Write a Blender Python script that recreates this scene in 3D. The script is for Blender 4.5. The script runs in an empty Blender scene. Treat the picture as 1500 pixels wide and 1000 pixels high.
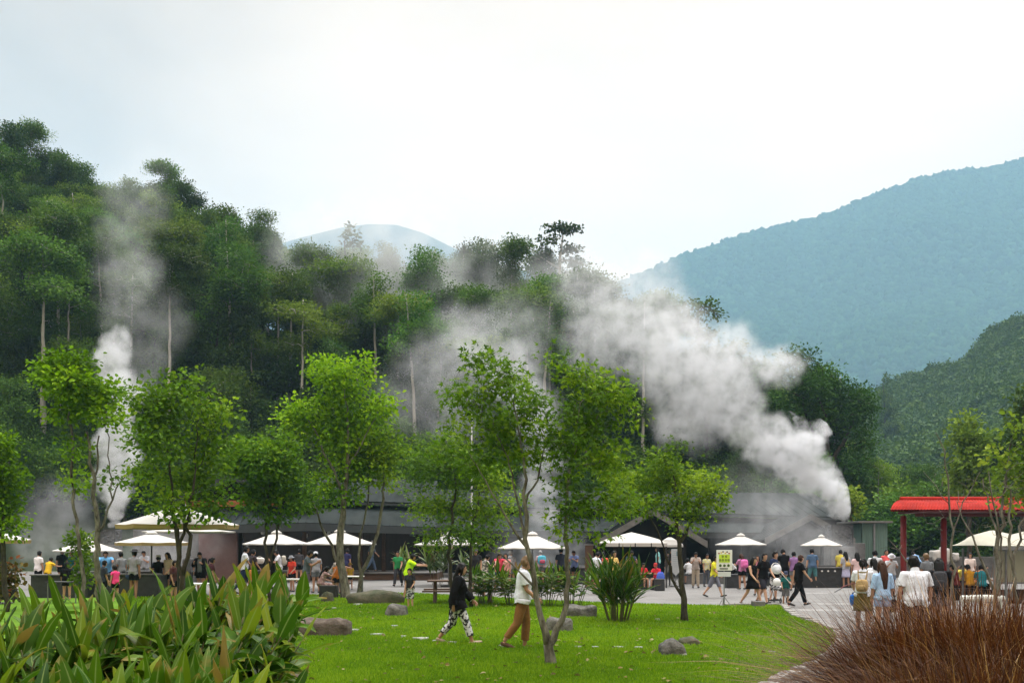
import bpy, math, random
import numpy as np
from mathutils import Vector, Matrix

# ------------------------------------------------------------------ camera, sky, sun, exposure
sc = bpy.context.scene
COL = sc.collection
F, CAMZ, HOR = 1500.0, 2.0, 795.0            # focal length in photo pixels, eye height, horizon row
cam = bpy.data.cameras.new('camera'); camo = bpy.data.objects.new('camera', cam); COL.objects.link(camo)
cam.sensor_width = 36; cam.lens = 36.0 * F / 1500; cam.shift_y = (HOR - 500) / 1500
cam.clip_start = 0.1; cam.clip_end = 20000
camo.location = (0, 0, CAMZ); camo.rotation_euler = (math.pi / 2, 0, 0)
sc.camera = camo

SUN_EL, SUN_AZ = math.radians(58), math.radians(25)     # azimuth clockwise from +Y
sc.view_settings.view_transform = 'Standard'; sc.view_settings.look = 'None'
sc.view_settings.exposure = 0.85; sc.view_settings.gamma = 1
wd = bpy.data.worlds.new('World'); sc.world = wd; wd.use_nodes = True
nt = wd.node_tree; nt.nodes.clear()
def N(nt, t, **kw):
    n = nt.nodes.new(t)
    for k, v in kw.items():
        if k.startswith('i_'):
            n.inputs[int(k[2:]) if k[2:].isdigit() else k[2:]].default_value = v
        else: setattr(n, k, v)
    return n
def math_(nt, op, a, b=None, c=None, clamp=False):
    n = nt.nodes.new('ShaderNodeMath'); n.operation = op; n.use_clamp = clamp
    for i, v in enumerate((a, b, c)):
        if v is None: continue
        if isinstance(v, (int, float)): n.inputs[i].default_value = v
        else: nt.links.new(v, n.inputs[i])
    return n.outputs[0]
def world():
    L = nt.links
    tc = N(nt, 'ShaderNodeTexCoord')
    sep = N(nt, 'ShaderNodeSeparateXYZ'); L.new(tc.outputs['Generated'], sep.inputs[0])
    n1 = N(nt, 'ShaderNodeTexNoise', i_Scale=2.2, i_Detail=6.0, i_Roughness=0.5, i_Distortion=0.4)
    mp = N(nt, 'ShaderNodeMapping'); mp.inputs['Scale'].default_value = (1, 1, 2.2)
    L.new(tc.outputs['Generated'], mp.inputs[0]); L.new(mp.outputs[0], n1.inputs['Vector'])
    # brighter part of the cloud deck, ahead and a little right
    bd = Vector((0.25, 1.0, 0.30)).normalized()
    dp = N(nt, 'ShaderNodeVectorMath', operation='DOT_PRODUCT'); L.new(tc.outputs['Generated'], dp.inputs[0]); dp.inputs[1].default_value = bd
    lobe = N(nt, 'ShaderNodeMapRange', interpolation_type='SMOOTHSTEP'); L.new(dp.outputs['Value'], lobe.inputs[0])
    lobe.inputs[1].default_value = 0.78; lobe.inputs[2].default_value = 0.995
    zen = N(nt, 'ShaderNodeMapRange', interpolation_type='SMOOTHSTEP'); L.new(sep.outputs[2], zen.inputs[0])
    zen.inputs[1].default_value = 0.55; zen.inputs[2].default_value = 1.0
    v = math_(nt, 'MULTIPLY_ADD', n1.outputs[0], 0.60, 0.22)
    v = math_(nt, 'MULTIPLY_ADD', lobe.outputs[0], 0.3, v)
    v = math_(nt, 'MULTIPLY_ADD', zen.outputs[0], 3.4, v)
    sky = N(nt, 'ShaderNodeTexSky', sky_type='NISHITA', sun_disc=False, sun_elevation=SUN_EL, sun_rotation=SUN_AZ)
    b1 = N(nt, 'ShaderNodeBackground'); cm = N(nt, 'ShaderNodeMix', data_type='RGBA'); L.new(zen.outputs[0], cm.inputs['Factor']); cm.inputs['A'].default_value = (1.0, 0.785, 0.60, 1); cm.inputs['B'].default_value = (0.97, 0.98, 1.0, 1); L.new(cm.outputs['Result'], b1.inputs[0]); L.new(v, b1.inputs[1])
    b2 = N(nt, 'ShaderNodeBackground', i_Strength=0.05); L.new(sky.outputs[0], b2.inputs[0])
    mx = N(nt, 'ShaderNodeMixShader'); mx.inputs[0].default_value = 0.08
    L.new(b1.outputs[0], mx.inputs[1]); L.new(b2.outputs[0], mx.inputs[2])
    out = N(nt, 'ShaderNodeOutputWorld'); L.new(mx.outputs[0], out.inputs[0])
world()
sl = bpy.data.lights.new('sun', 'SUN'); so = bpy.data.objects.new('sun', sl); COL.objects.link(so)
sl.energy = 1.4; sl.angle = math.radians(25); sl.color = (1, 0.96, 0.9)
sd = Vector((math.sin(SUN_AZ) * math.cos(SUN_EL), math.cos(SUN_AZ) * math.cos(SUN_EL), math.sin(SUN_EL)))
so.rotation_euler = sd.to_track_quat('Z', 'Y').to_euler(); so.location = (0, 0, 600)
cy = sc.cycles
cy.use_denoising = True; cy.use_adaptive_sampling = True; cy.adaptive_threshold = 0.02
cy.max_bounces = 8; cy.diffuse_bounces = 3; cy.glossy_bounces = 2; cy.transmission_bounces = 3
cy.transparent_max_bounces = 8; cy.volume_bounces = 2; cy.volume_step_rate = 1.0; cy.volume_max_steps = 96
cy.caustics_reflective = False; cy.caustics_refractive = False; cy.sample_clamp_indirect = 4

# ------------------------------------------------------------------ helpers
def W(x, y, d): return Vector(((x - 750) * d / F, d, CAMZ + (HOR - y) * d / F))
def G(x, y):
    d = CAMZ * F / (y - HOR); return Vector(((x - 750) * d / F, d, 0))
def GX(x, d): return Vector(((x - 750) * d / F, d, 0))

def tag(o, label=None, cat=None, group=None, kind=None):
    if label: o['label'] = label
    if cat: o['category'] = cat
    if group: o['group'] = group
    if kind: o['kind'] = kind
    return o
def empty(name, loc, rz=0, label=None, cat=None, group=None):
    o = bpy.data.objects.new(name, None); COL.objects.link(o)
    o.location = loc; o.rotation_euler = (0, 0, rz); o.empty_display_size = 0.2
    return tag(o, label, cat, group)
def copy_tree(o, parent=None):
    c = o.copy(); COL.objects.link(c); c.parent = parent
    for ch in list(o.children): copy_tree(ch, c)
    return c

def frames(P):
    P = np.asarray(P, float); n = len(P)
    T = np.zeros_like(P); T[1:-1] = P[2:] - P[:-2]; T[0] = P[1] - P[0]; T[-1] = P[-1] - P[-2]
    T /= np.maximum(np.linalg.norm(T, axis=1, keepdims=True), 1e-9)
    A = np.zeros_like(P); ref = np.array([1.0, 0, 0]) if abs(T[0][0]) < 0.8 else np.array([0, 1.0, 0])
    a = ref - T[0] * ref.dot(T[0]); a /= np.linalg.norm(a); A[0] = a
    for i in range(1, n):
        a = a - T[i] * a.dot(T[i]); l = np.linalg.norm(a)
        a = a / l if l > 1e-6 else ref
        A[i] = a
    return T, A, np.cross(T, A)

class MB:
    """collects shapes and links them as ONE mesh object"""
    def __init__(s): s.v = []; s.n = 0; s.f = []; s.m = []; s.t = []; s.k = []
    def add(s, V, Fc, m=0, t=0.5):
        V = np.asarray(V, np.float32).reshape(-1, 3)
        for fc in (Fc if isinstance(Fc, list) and len(Fc) and isinstance(Fc[0], np.ndarray) else [Fc]):
            fc = np.asarray(fc, np.int32)
            if fc.ndim == 1: fc = fc[None]
            s.f.append(fc + s.n); s.m.append(np.full(len(fc), m, np.int32) if np.isscalar(m) else np.asarray(m, np.int32))
            s.t.append(np.full(len(fc), t, np.float32) if np.isscalar(t) else np.asarray(t, np.float32))
        s.v.append(V); s.n += len(V)
    def box(s, c, sz, m=0, rz=0, rx=0, ry=0, top=1.0, t=0.5):
        x, y, z = sz[0] / 2, sz[1] / 2, sz[2] / 2
        V = np.array([(-x, -y, -z), (x, -y, -z), (x, y, -z), (-x, y, -z), (-x * top, -y * top, z), (x * top, -y * top, z), (x * top, y * top, z), (-x * top, y * top, z)])
        R = Matrix.Rotation(rz, 3, 'Z') @ Matrix.Rotation(ry, 3, 'Y') @ Matrix.Rotation(rx, 3, 'X')
        V = V @ np.array(R).T + np.array(c)
        s.add(V, np.array([(0, 3, 2, 1), (4, 5, 6, 7), (0, 1, 5, 4), (1, 2, 6, 5), (2, 3, 7, 6), (3, 0, 4, 7)]), m, t)
    def hexa(s, V, m=0, t=0.5):
        s.add(np.array([tuple(v) for v in V]), np.array([(0, 3, 2, 1), (4, 5, 6, 7), (0, 1, 5, 4), (1, 2, 6, 5), (2, 3, 7, 6), (3, 0, 4, 7)]), m, t)
    def tube(s, P, R, sides=8, m=0, R2=None, t=0.5, cap=True, side=None):
        P = np.array([tuple(p) for p in P], float); n = len(P)
        R = np.full(n, R, float) if np.isscalar(R) else np.asarray(R, float)
        R2 = R if R2 is None else (np.full(n, R2, float) if np.isscalar(R2) else np.asarray(R2, float))
        T, A, B = frames(P)
        if side is not None:
            A = np.asarray(side, float)[None] - T * (T @ np.asarray(side, float))[:, None]
            A /= np.maximum(np.linalg.norm(A, axis=1, keepdims=True), 1e-9); B = np.cross(T, A)
        th = np.arange(sides) * 2 * np.pi / sides
        V = P[:, None] + A[:, None] * (np.cos(th)[None, :, None] * R[:, None, None]) + B[:, None] * (np.sin(th)[None, :, None] * R2[:, None, None])
        V = V.reshape(-1, 3); i = np.arange(n - 1)[:, None] * sides; j = np.arange(sides)[None]; j2 = (j + 1) % sides
        q = np.stack([i + j, i + j2, i + sides + j2, i + sides + j], -1).reshape(-1, 4)
        fs = [q]
        if cap:
            c0, c1 = len(V), len(V) + 1
            V = np.vstack([V, P[0] - T[0] * R[0] * .3, P[-1] + T[-1] * R[-1] * .3])
            a = np.arange(sides); b = (a + 1) % sides
            fs.append(np.concatenate([np.stack([b, a, np.full(sides, c0)], -1), np.stack([a + (n - 1) * sides, b + (n - 1) * sides, np.full(sides, c1)], -1)]))
        s.add(V, fs, m, t)
    def ell(s, c, r, m=0, seg=10, rings=7, t=0.5, M=None, noise=None):
        ph = np.linspace(0, np.pi, rings); th = np.arange(seg) * 2 * np.pi / seg
        V = np.array([(math.sin(p) * math.cos(a), math.sin(p) * math.sin(a), math.cos(p)) for p in ph for a in th])
        V = V * np.array(r)
        if noise: V = noise(V)
        if M is not None: V = V @ np.array(M).T
        i = np.arange(rings - 1)[:, None] * seg; j = np.arange(seg)[None]; j2 = (j + 1) % seg
        q = np.stack([i + j, i + seg + j, i + seg + j2, i + j2], -1).reshape(-1, 4)
        s.add(V + np.array(c), q, m, t)
    def sheet(s, pts, m=0):
        s.add(np.array([tuple(p) for p in pts]), np.arange(len(pts))[None], m)
    def lathe(s, prof, c=(0, 0, 0), seg=16, m=0, t=0.5):
        th = np.arange(seg) * 2 * np.pi / seg
        V = np.array([(r * math.cos(a), r * math.sin(a), z) for r, z in prof for a in th]) + np.array(c)
        i = np.arange(len(prof) - 1)[:, None] * seg; j = np.arange(seg)[None]; j2 = (j + 1) % seg
        s.add(V, np.stack([i + j, i + j2, i + seg + j2, i + seg + j], -1).reshape(-1, 4), m, t)
    def mesh(s, name, mats, smooth=False, attrs=None):
        me = bpy.data.meshes.new(name)
        V = np.concatenate(s.v) if s.v else np.zeros((0, 3), np.float32)
        me.vertices.add(len(V)); me.vertices.foreach_set('co', V.astype(np.float32).ravel())
        ls = np.concatenate([f.ravel() for f in s.f]); tot = np.concatenate([np.full(len(f), f.shape[1], np.int32) for f in s.f])
        me.loops.add(len(ls)); me.loops.foreach_set('vertex_index', ls.astype(np.int32))
        me.polygons.add(len(tot)); st = np.zeros(len(tot), np.int32); st[1:] = np.cumsum(tot)[:-1]
        me.polygons.foreach_set('loop_start', st); me.polygons.foreach_set('loop_total', tot)
        me.polygons.foreach_set('material_index', np.concatenate(s.m))
        me.polygons.foreach_set('use_smooth', np.full(len(tot), smooth, bool))
        a = me.attributes.new('tint', 'FLOAT', 'FACE'); a.data.foreach_set('value', np.concatenate(s.t))
        for k, arr in (attrs or {}).items():
            a = me.attributes.new(k, 'FLOAT', 'POINT'); a.data.foreach_set('value', np.asarray(arr, np.float32))
        for m in (mats if isinstance(mats, (list, tuple)) else [mats]): me.materials.append(m)
        me.update(); me.validate()
        return me
    def build(s, name, mats, parent=None, smooth=False, bevel=0, loc=None, attrs=None, rz=0):
        o = bpy.data.objects.new(name, s.mesh(name, mats, smooth, attrs)); COL.objects.link(o)
        o.parent = parent
        if loc is not None: o.location = loc
        if rz: o.rotation_euler = (0, 0, rz)
        if bevel:
            b = o.modifiers.new('bevel', 'BEVEL'); b.width = bevel; b.segments = 2; b.limit_method = 'ANGLE'
        return o

# ------------------------------------------------------------------ materials
MATS = {}
def new_mat(name):
    m = bpy.data.materials.new(name); m.use_nodes = True; m.node_tree.nodes.clear(); return m, m.node_tree
def surf(name, col, rough=0.7, var=0.25, scale=6.0, bump=0.0, col2=None, metallic=0.0, spec=0.4, detail=6.0, coord='Object', stretch=None, translucent=0.0, sheen=0):
    """principled with two-octave noise colour variation"""
    key = (name,)
    if key in MATS: return MATS[key]
    m, t = new_mat(name); L = t.links
    tc = N(t, 'ShaderNodeTexCoord'); src = tc.outputs[coord]
    if stretch:
        mp = N(t, 'ShaderNodeMapping'); mp.inputs['Scale'].default_value = stretch; L.new(src, mp.inputs[0]); src = mp.outputs[0]
    n = N(t, 'ShaderNodeTexNoise', i_Scale=scale, i_Detail=detail, i_Roughness=0.65); L.new(src, n.inputs['Vector'])
    r = N(t, 'ShaderNodeValToRGB'); L.new(n.outputs[0], r.inputs[0])
    c2 = col2 or tuple(c * (1 + var) for c in col); c1 = tuple(c * (1 - var) for c in col) if not col2 else col
    r.color_ramp.elements[0].position = 0.32; r.color_ramp.elements[0].color = (*c1, 1)
    r.color_ramp.elements[1].position = 0.68; r.color_ramp.elements[1].color = (*c2, 1)
    p = N(t, 'ShaderNodeBsdfPrincipled'); L.new(r.outputs[0], p.inputs['Base Color'])
    p.inputs['Roughness'].default_value = rough; p.inputs['Metallic'].default_value = metallic; p.inputs['Specular IOR Level'].default_value = spec
    if bump:
        n2 = N(t, 'ShaderNodeTexNoise', i_Scale=scale * 4, i_Detail=5.0); L.new(src, n2.inputs['Vector'])
        b = N(t, 'ShaderNodeBump', i_Strength=bump, i_Distance=0.03); L.new(n2.outputs[0], b.inputs['Height']); L.new(b.outputs[0], p.inputs['Normal'])
    out = N(t, 'ShaderNodeOutputMaterial'); s = p.outputs[0]
    if translucent:
        tr = N(t, 'ShaderNodeBsdfTranslucent'); L.new(r.outputs[0], tr.inputs[0])
        mx = N(t, 'ShaderNodeMixShader'); mx.inputs[0].default_value = translucent; L.new(s, mx.inputs[1]); L.new(tr.outputs[0], mx.inputs[2]); s = mx.outputs[0]
    L.new(s, out.inputs[0]); MATS[key] = m
    return m
def leafmat(name, dark, mid, light, trans=0.3, rough=0.6, spec=0.1, objvar=0.25, rib=None, tipcol=None):
    m, t = new_mat(name); L = t.links
    a = N(t, 'ShaderNodeAttribute', attribute_name='tint')
    r = N(t, 'ShaderNodeValToRGB'); L.new(a.outputs['Fac'], r.inputs[0])
    r.color_ramp.elements[0].color = (*dark, 1); r.color_ramp.elements[1].color = (*light, 1)
    e = r.color_ramp.elements.new(0.5); e.color = (*mid, 1)
    oi = N(t, 'ShaderNodeObjectInfo')
    hs = N(t, 'ShaderNodeHueSaturation'); L.new(r.outputs[0], hs.inputs['Color'])
    mr = N(t, 'ShaderNodeMapRange'); L.new(oi.outputs['Random'], mr.inputs[0]); mr.inputs[3].default_value = 1 - objvar; mr.inputs[4].default_value = 1 + objvar
    L.new(mr.outputs[0], hs.inputs['Value'])
    mh = math_(t, 'FRACT', math_(t, 'MULTIPLY', oi.outputs['Random'], 7.31))
    mh = math_(t, 'MULTIPLY_ADD', mh, 0.03 * min(1, objvar * 4), 0.5 - 0.015 * min(1, objvar * 4)); L.new(mh, hs.inputs['Hue'])
    c = hs.outputs[0]
    if rib:
        ra = N(t, 'ShaderNodeAttribute', attribute_name='across')
        f = N(t, 'ShaderNodeMapRange'); L.new(ra.outputs['Fac'], f.inputs[0]); f.inputs[1].default_value = 0.0; f.inputs[2].default_value = 0.16; f.inputs[3].default_value = 0.75; f.inputs[4].default_value = 0
        mx = N(t, 'ShaderNodeMix', data_type='RGBA'); L.new(f.outputs[0], mx.inputs['Factor']); L.new(c, mx.inputs['A']); mx.inputs['B'].default_value = (*rib, 1); c = mx.outputs['Result']
    if tipcol:
        ra = N(t, 'ShaderNodeAttribute', attribute_name='along')
        tc = N(t, 'ShaderNodeTexCoord'); nn = N(t, 'ShaderNodeTexNoise', i_Scale=7.0, i_Detail=3.0); L.new(tc.outputs['Object'], nn.inputs['Vector'])
        v = math_(t, 'MULTIPLY_ADD', nn.outputs[0], 1.1, math_(t, 'SUBTRACT', ra.outputs['Fac'], 0.55))
        f = N(t, 'ShaderNodeMapRange'); L.new(v, f.inputs[0]); f.inputs[1].default_value = 0.86; f.inputs[2].default_value = 1.08
        mx = N(t, 'ShaderNodeMix', data_type='RGBA'); L.new(f.outputs[0], mx.inputs['Factor']); L.new(c, mx.inputs['A']); mx.inputs['B'].default_value = (*tipcol, 1); c = mx.outputs['Result']
    p = N(t, 'ShaderNodeBsdfPrincipled', i_Roughness=rough); L.new(c, p.inputs['Base Color']); p.inputs['Specular IOR Level'].default_value = spec
    tr = N(t, 'ShaderNodeBsdfTranslucent'); L.new(c, tr.inputs[0])
    mx = N(t, 'ShaderNodeMixShader'); mx.inputs[0].default_value = trans; L.new(p.outputs[0], mx.inputs[1]); L.new(tr.outputs[0], mx.inputs[2])
    out = N(t, 'ShaderNodeOutputMaterial'); L.new(mx.outputs[0], out.inputs[0])
    return m
def cloth(col, pattern=None):
    key = ('cloth', tuple(round(c, 3) for c in col), pattern)
    if key in MATS: return MATS[key]
    if pattern:
        m, t = new_mat('patterned_cloth'); L = t.links
        tc = N(t, 'ShaderNodeTexCoord'); n = N(t, 'ShaderNodeTexNoise', i_Scale=16.0, i_Detail=2.0); L.new(tc.outputs['Object'], n.inputs['Vector'])
        r = N(t, 'ShaderNodeValToRGB'); L.new(n.outputs[0], r.inputs[0]); r.color_ramp.elements[0].position = 0.47; r.color_ramp.elements[1].position = 0.53
        r.color_ramp.elements[0].color = (*col, 1); r.color_ramp.elements[1].color = (*pattern, 1)
        p = N(t, 'ShaderNodeBsdfPrincipled', i_Roughness=0.85); L.new(r.outputs[0], p.inputs['Base Color'])
        out = N(t, 'ShaderNodeOutputMaterial'); L.new(p.outputs[0], out.inputs[0]); MATS[key] = m
        return m
    m = surf('cloth_%d' % len(MATS), col, 0.9, 0.18, 9.0, bump=0.35, spec=0.06); MATS[key] = m
    return m
# ------------------------------------------------------------------ the air
def haze():
    b = MB(); b.box((0, 1610, 509), (7200, 3400, 1026)); o = b.build('haze', None or hazemat())
    tag(o, kind='stuff')
def hazemat():
    m, t = new_mat('haze_air')
    p = N(t, 'ShaderNodeVolumePrincipled'); p.inputs['Color'].default_value = (0.47, 0.755, 1.0, 1)
    p.inputs['Density'].default_value = 0.00025; p.inputs['Anisotropy'].default_value = 0.0
    p.inputs['Density Attribute'].default_value = ''
    out = N(t, 'ShaderNodeOutputMaterial'); t.links.new(p.outputs[0], out.inputs['Volume'])
    return m
haze()

LEAF2 = (np.array([(0, 0, 0), (.35, .42, .10), (.75, .30, .06), (1, 0, -.08), (.75, -.30, .06), (.35, -.42, .10)]), np.array([(0, 1, 2, 3), (0, 3, 4, 5)]))
LEAFN = (np.array([(0, 0, 0), (.35, .20, .06), (.75, .15, .04), (1, 0, -.08), (.75, -.15, .04), (.35, -.20, .06)]), np.array([(0, 1, 2, 3), (0, 3, 4, 5)]))
_a = np.array([180, 120, 105, 72, 52, 28, 0, -28, -52, -72, -105, -120]); _r = np.array([.12, .55, .3, .8, .34, .42, 1.0, .42, .34, .8, .3, .55])
STAR = (np.stack([np.cos(np.radians(_a)) * _r * .62 + .3, np.sin(np.radians(_a)) * _r * .62, -.18 * _r ** 2], 1), np.arange(12)[None])
def leaf_batch(mb, P, D, Nn, S, tint, tpl, m=0):
    T, Fc = tpl; n = len(P)
    D = D / np.maximum(np.linalg.norm(D, axis=1, keepdims=True), 1e-9)
    Nn = Nn - D * (Nn * D).sum(1, keepdims=True); Nn /= np.maximum(np.linalg.norm(Nn, axis=1, keepdims=True), 1e-9)
    Sd = np.cross(Nn, D)
    V = P[:, None] + S[:, None, None] * (T[None, :, 0:1] * D[:, None] + T[None, :, 1:2] * Sd[:, None] + T[None, :, 2:3] * Nn[:, None])
    k = len(T); Fa = (np.arange(n)[:, None, None] * k + Fc[None]).reshape(-1, Fc.shape[1])
    mb.add(V.reshape(-1, 3), Fa, m, np.repeat(tint, len(Fc)))
# ------------------------------------------------------------------ ground
def ground():
    rng = np.random.default_rng(3)
    soil = surf('soil_ground', (0.05, 0.075, 0.025), 0.95, 0.4, 0.4, bump=0.3)
    b = MB(); b.sheet([(-3500, -80, -0.05), (3500, -80, -0.05), (3500, 3290, -0.05), (-3500, 3290, -0.05)]); tag(b.build('ground', soil), kind='structure')
    # plaza paving: slabs with joints
    m, t = new_mat('plaza_paving'); L = t.links
    tc = N(t, 'ShaderNodeTexCoord')
    br = N(t, 'ShaderNodeTexBrick', i_Scale=1.0); br.inputs['Brick Width'].default_value = 0.6; br.inputs['Row Height'].default_value = 0.3; br.inputs['Mortar Size'].default_value = 0.008
    br.inputs['Color1'].default_value = (0.125, 0.12, 0.114, 1); br.inputs['Color2'].default_value = (0.16, 0.155, 0.147, 1); br.inputs['Mortar'].default_value = (0.06, 0.057, 0.054, 1)
    L.new(tc.outputs['Object'], br.inputs['Vector'])
    n = N(t, 'ShaderNodeTexNoise', i_Scale=0.35, i_Detail=8.0, i_Roughness=0.65); L.new(tc.outputs['Object'], n.inputs['Vector'])
    mr = N(t, 'ShaderNodeMapRange'); L.new(n.outputs[0], mr.inputs[0]); mr.inputs[1].default_value = 0.3; mr.inputs[2].default_value = 0.7; mr.inputs[3].default_value = 0.7; mr.inputs[4].default_value = 1.25
    hs = N(t, 'ShaderNodeHueSaturation'); L.new(br.outputs[0], hs.inputs['Color']); L.new(mr.outputs[0], hs.inputs['Value'])
    p = N(t, 'ShaderNodeBsdfPrincipled', i_Roughness=0.75); L.new(hs.outputs[0], p.inputs['Base Color'])
    bu = N(t, 'ShaderNodeBump', i_Strength=0.3, i_Distance=0.01); L.new(br.outputs['Fac'], bu.inputs['Height']); bu.invert = True; L.new(bu.outputs[0], p.inputs['Normal'])
    L.new(p.outputs[0], N(t, 'ShaderNodeOutputMaterial').inputs[0])
    b = MB(); b.sheet([(-46, 2, 0), (46, 2, 0), (46, 72, 0), (-46, 72, 0)]); tag(b.build('plaza', m), kind='structure')
    # pale bands in the paving
    pb = surf('pale_paving', (0.23, 0.225, 0.215), 0.8, 0.15, 3.0)
    b = MB()
    for (x0, x1, y) in ((1180, 1212, 868.5), (1195, 1250, 884), (560, 700, 861), (430, 520, 857), (1170, 1245, 893)):
        d = CAMZ * F / (y - HOR); a, c = GX(x0, d), GX(x1, d); b.sheet([(a.x, d - .35, 0.004), (c.x, d - .35, 0.004), (c.x, d + .35, 0.004), (a.x, d + .35, 0.004)])
    tag(b.build('pavement_bands', pb), kind='structure')
    # lawn outline
    edge = [G(1142, 888.5), G(1150, 897), G(1160, 905), G(1190, 915), G(1218, 926), G(1226, 936), G(1222, 948), G(1202, 968), G(1165, 985), G(1130, 1000)]
    edge += [Vector((2.2, 11.6, 0)), Vector((1.6, 8, 0)), Vector((1.5, 4, 0))]
    back = [Vector((-45, 34, 0)), Vector((-20, 37, 0)), G(440, 873.5), G(600, 870), G(720, 876), G(800, 881), G(950, 886.5), G(1060, 889)]
    poly = back + edge + [Vector((-45, 4, 0))]
    PN = np.array([(p.x, p.y) for p in poly])
    def inside(x, y):
        c = np.zeros(x.shape, bool); j = len(PN) - 1
        for i in range(len(PN)):
            xi, yi = PN[i]; xj, yj = PN[j]
            with np.errstate(divide='ignore', invalid='ignore'):
                c ^= ((yi > y) != (yj > y)) & (x < (xj - xi) * (y - yi) / (yj - yi + 1e-12) + xi)
            j = i
        return c
    lm = surf('lawn_soil', (0.07, 0.15, 0.010), 0.95, 0.3, 0.7, bump=0.5, col2=(0.11, 0.21, 0.014), spec=0.1)
    b = MB(); n = len(poly)
    top = [Vector((p.x, p.y, 0.05)) for p in poly]; V = [tuple(p) for p in poly] + [tuple(p) for p in top]
    b.add(np.array(V), [np.arange(n, 2 * n)[::-1][None].copy(), np.array([(i, (i + 1) % n, n + (i + 1) % n, n + i) for i in range(n)])])
    tag(b.build('lawn', lm), kind='structure')
    # grass blades
    cnt = 420000
    yy = 13.2 * (40 / 13.2) ** (rng.random(cnt) ** 1.1); xx = (rng.random(cnt) * 1100 - 550) / 1500 * yy - 0.3
    ok = inside(xx, yy); xx, yy = xx[ok], yy[ok]; k = len(xx)
    fld = np.sin(xx * 1.7 + 1.3 * np.sin(yy * 1.1)) * np.sin(yy * 1.9 + np.sin(xx * .7)) + .6 * np.sin(xx * 5.1 + yy * 3.3) * np.sin(yy * 4.7 - xx * 2)
    h = (0.035 + 0.035 * rng.random(k) + 0.012 * fld); w = (0.006 + 0.005 * rng.random(k)) * (0.6 + yy / 22)
    az = rng.random(k) * 6.283; lean = rng.random((k, 2)) - .5
    P = np.stack([xx, yy, np.full(k, 0.048)], 1); S = np.stack([np.cos(az) * w, np.sin(az) * w, np.zeros(k)], 1)
    T = P + np.stack([lean[:, 0] * .06, lean[:, 1] * .06, h], 1)
    V = np.stack([P - S, P + S, T], 1).reshape(-1, 3); Fc = np.arange(3 * k).reshape(-1, 3)
    gm = leafmat('grass_blades', (0.085, 0.185, 0.004), (0.165, 0.31, 0.007), (0.29, 0.42, 0.02), trans=0.35, rough=0.6, objvar=0)
    b = MB(); b.add(V, Fc, 0, np.clip(.42 + .16 * fld + .14 * np.sin(xx * .43 + 2 * np.sin(yy * .31)) + .26 * rng.standard_normal(k), 0, 1)); tag(b.build('grass', gm), kind='stuff')
    # small fallen leaves scattered over the grass
    r2 = np.random.default_rng(8); kk = 420; yy = 13.5 * (33 / 13.5) ** r2.random(kk); xx = (r2.random(kk) * 900 - 420) / 1500 * yy; ok = inside(xx, yy); xx, yy = xx[ok], yy[ok]; kk = len(xx)
    b = MB(); leaf_batch(b, np.stack([xx, yy, np.full(kk, .095)], 1), r2.standard_normal((kk, 3)) * [1, 1, .2], r2.standard_normal((kk, 3)) * .4 + [0, 0, 1], r2.uniform(.05, .11, kk), np.clip(r2.normal(.5, .3, kk), 0, 1), LEAF2)
    tag(b.build('fallen_leaves', leafmat('dry_leaf', (.06, .04, .012), (.15, .12, .03), (.26, .23, .10), trans=.1, objvar=0)), kind='stuff')
    km = surf('kerb_stone', (0.23, 0.22, 0.20), 0.85, 0.35, 8.0, bump=0.5)
    b = MB(); pts = [back[-1]] + edge
    for i in range(len(pts) - 1):
        a, c = pts[i], pts[i + 1]; L_ = (c - a).length; kk = max(1, int(L_ / 0.33)); ang = math.atan2(c.y - a.y, c.x - a.x)
        for q in range(kk):
            p = a.lerp(c, (q + .5) / kk); nx = Vector((-math.sin(ang), math.cos(ang), 0)) * 0.1
            b.box((p.x + nx.x, p.y + nx.y, 0.05 + .012 * rng.standard_normal()), (L_ / kk * .93, 0.19 + .03 * rng.random(), 0.12), rz=ang + .06 * rng.standard_normal(), top=.9)
    tag(b.build('kerb', km, bevel=0.012), kind='structure')
    # white stepping flags lying in the grass, a line across the lawn
    fm = surf('flag_stone', (0.30, 0.30, 0.27), 0.8, 0.2, 6.0, bump=0.4)
    for i, (x, y, wpx) in enumerate(((516, 927, 18), (553, 934, 20), (592, 937, 10), (617, 940, 24), (640, 944, 14), (662, 946, 14), (738, 951, 14), (848, 953, 12), (872, 953.5, 14), (905, 953.5, 16), (935, 954, 12), (963, 911, 8), (578, 921, 10), (489, 894, 8), (1131, 961, 12), (525, 888, 14), (1002, 965, 10))):
        p = G(x, y); r = wpx / 2 * p.y / F
        b = MB(); a = np.arange(9) * 2 * np.pi / 9; rr = 1 + .22 * rng.standard_normal(9).clip(-1, 1)
        lo = np.stack([np.cos(a) * r * rr, np.sin(a) * r * .9 * rr, np.zeros(9)], 1); hi = lo * .93 + [0, 0, 0.055]
        b.add(np.vstack([lo, hi]), [np.array([(j, (j + 1) % 9, 9 + (j + 1) % 9, 9 + j) for j in range(9)]), np.arange(9, 18)[None]])
        o = b.build('stepping_stone', fm, loc=(p.x, p.y, 0.04)); tag(o, 'flat pale stepping stone sunk in the lawn, showing as a small white streak', 'stepping stone', 'stepping stones set in the lawn')
ground()

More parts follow.
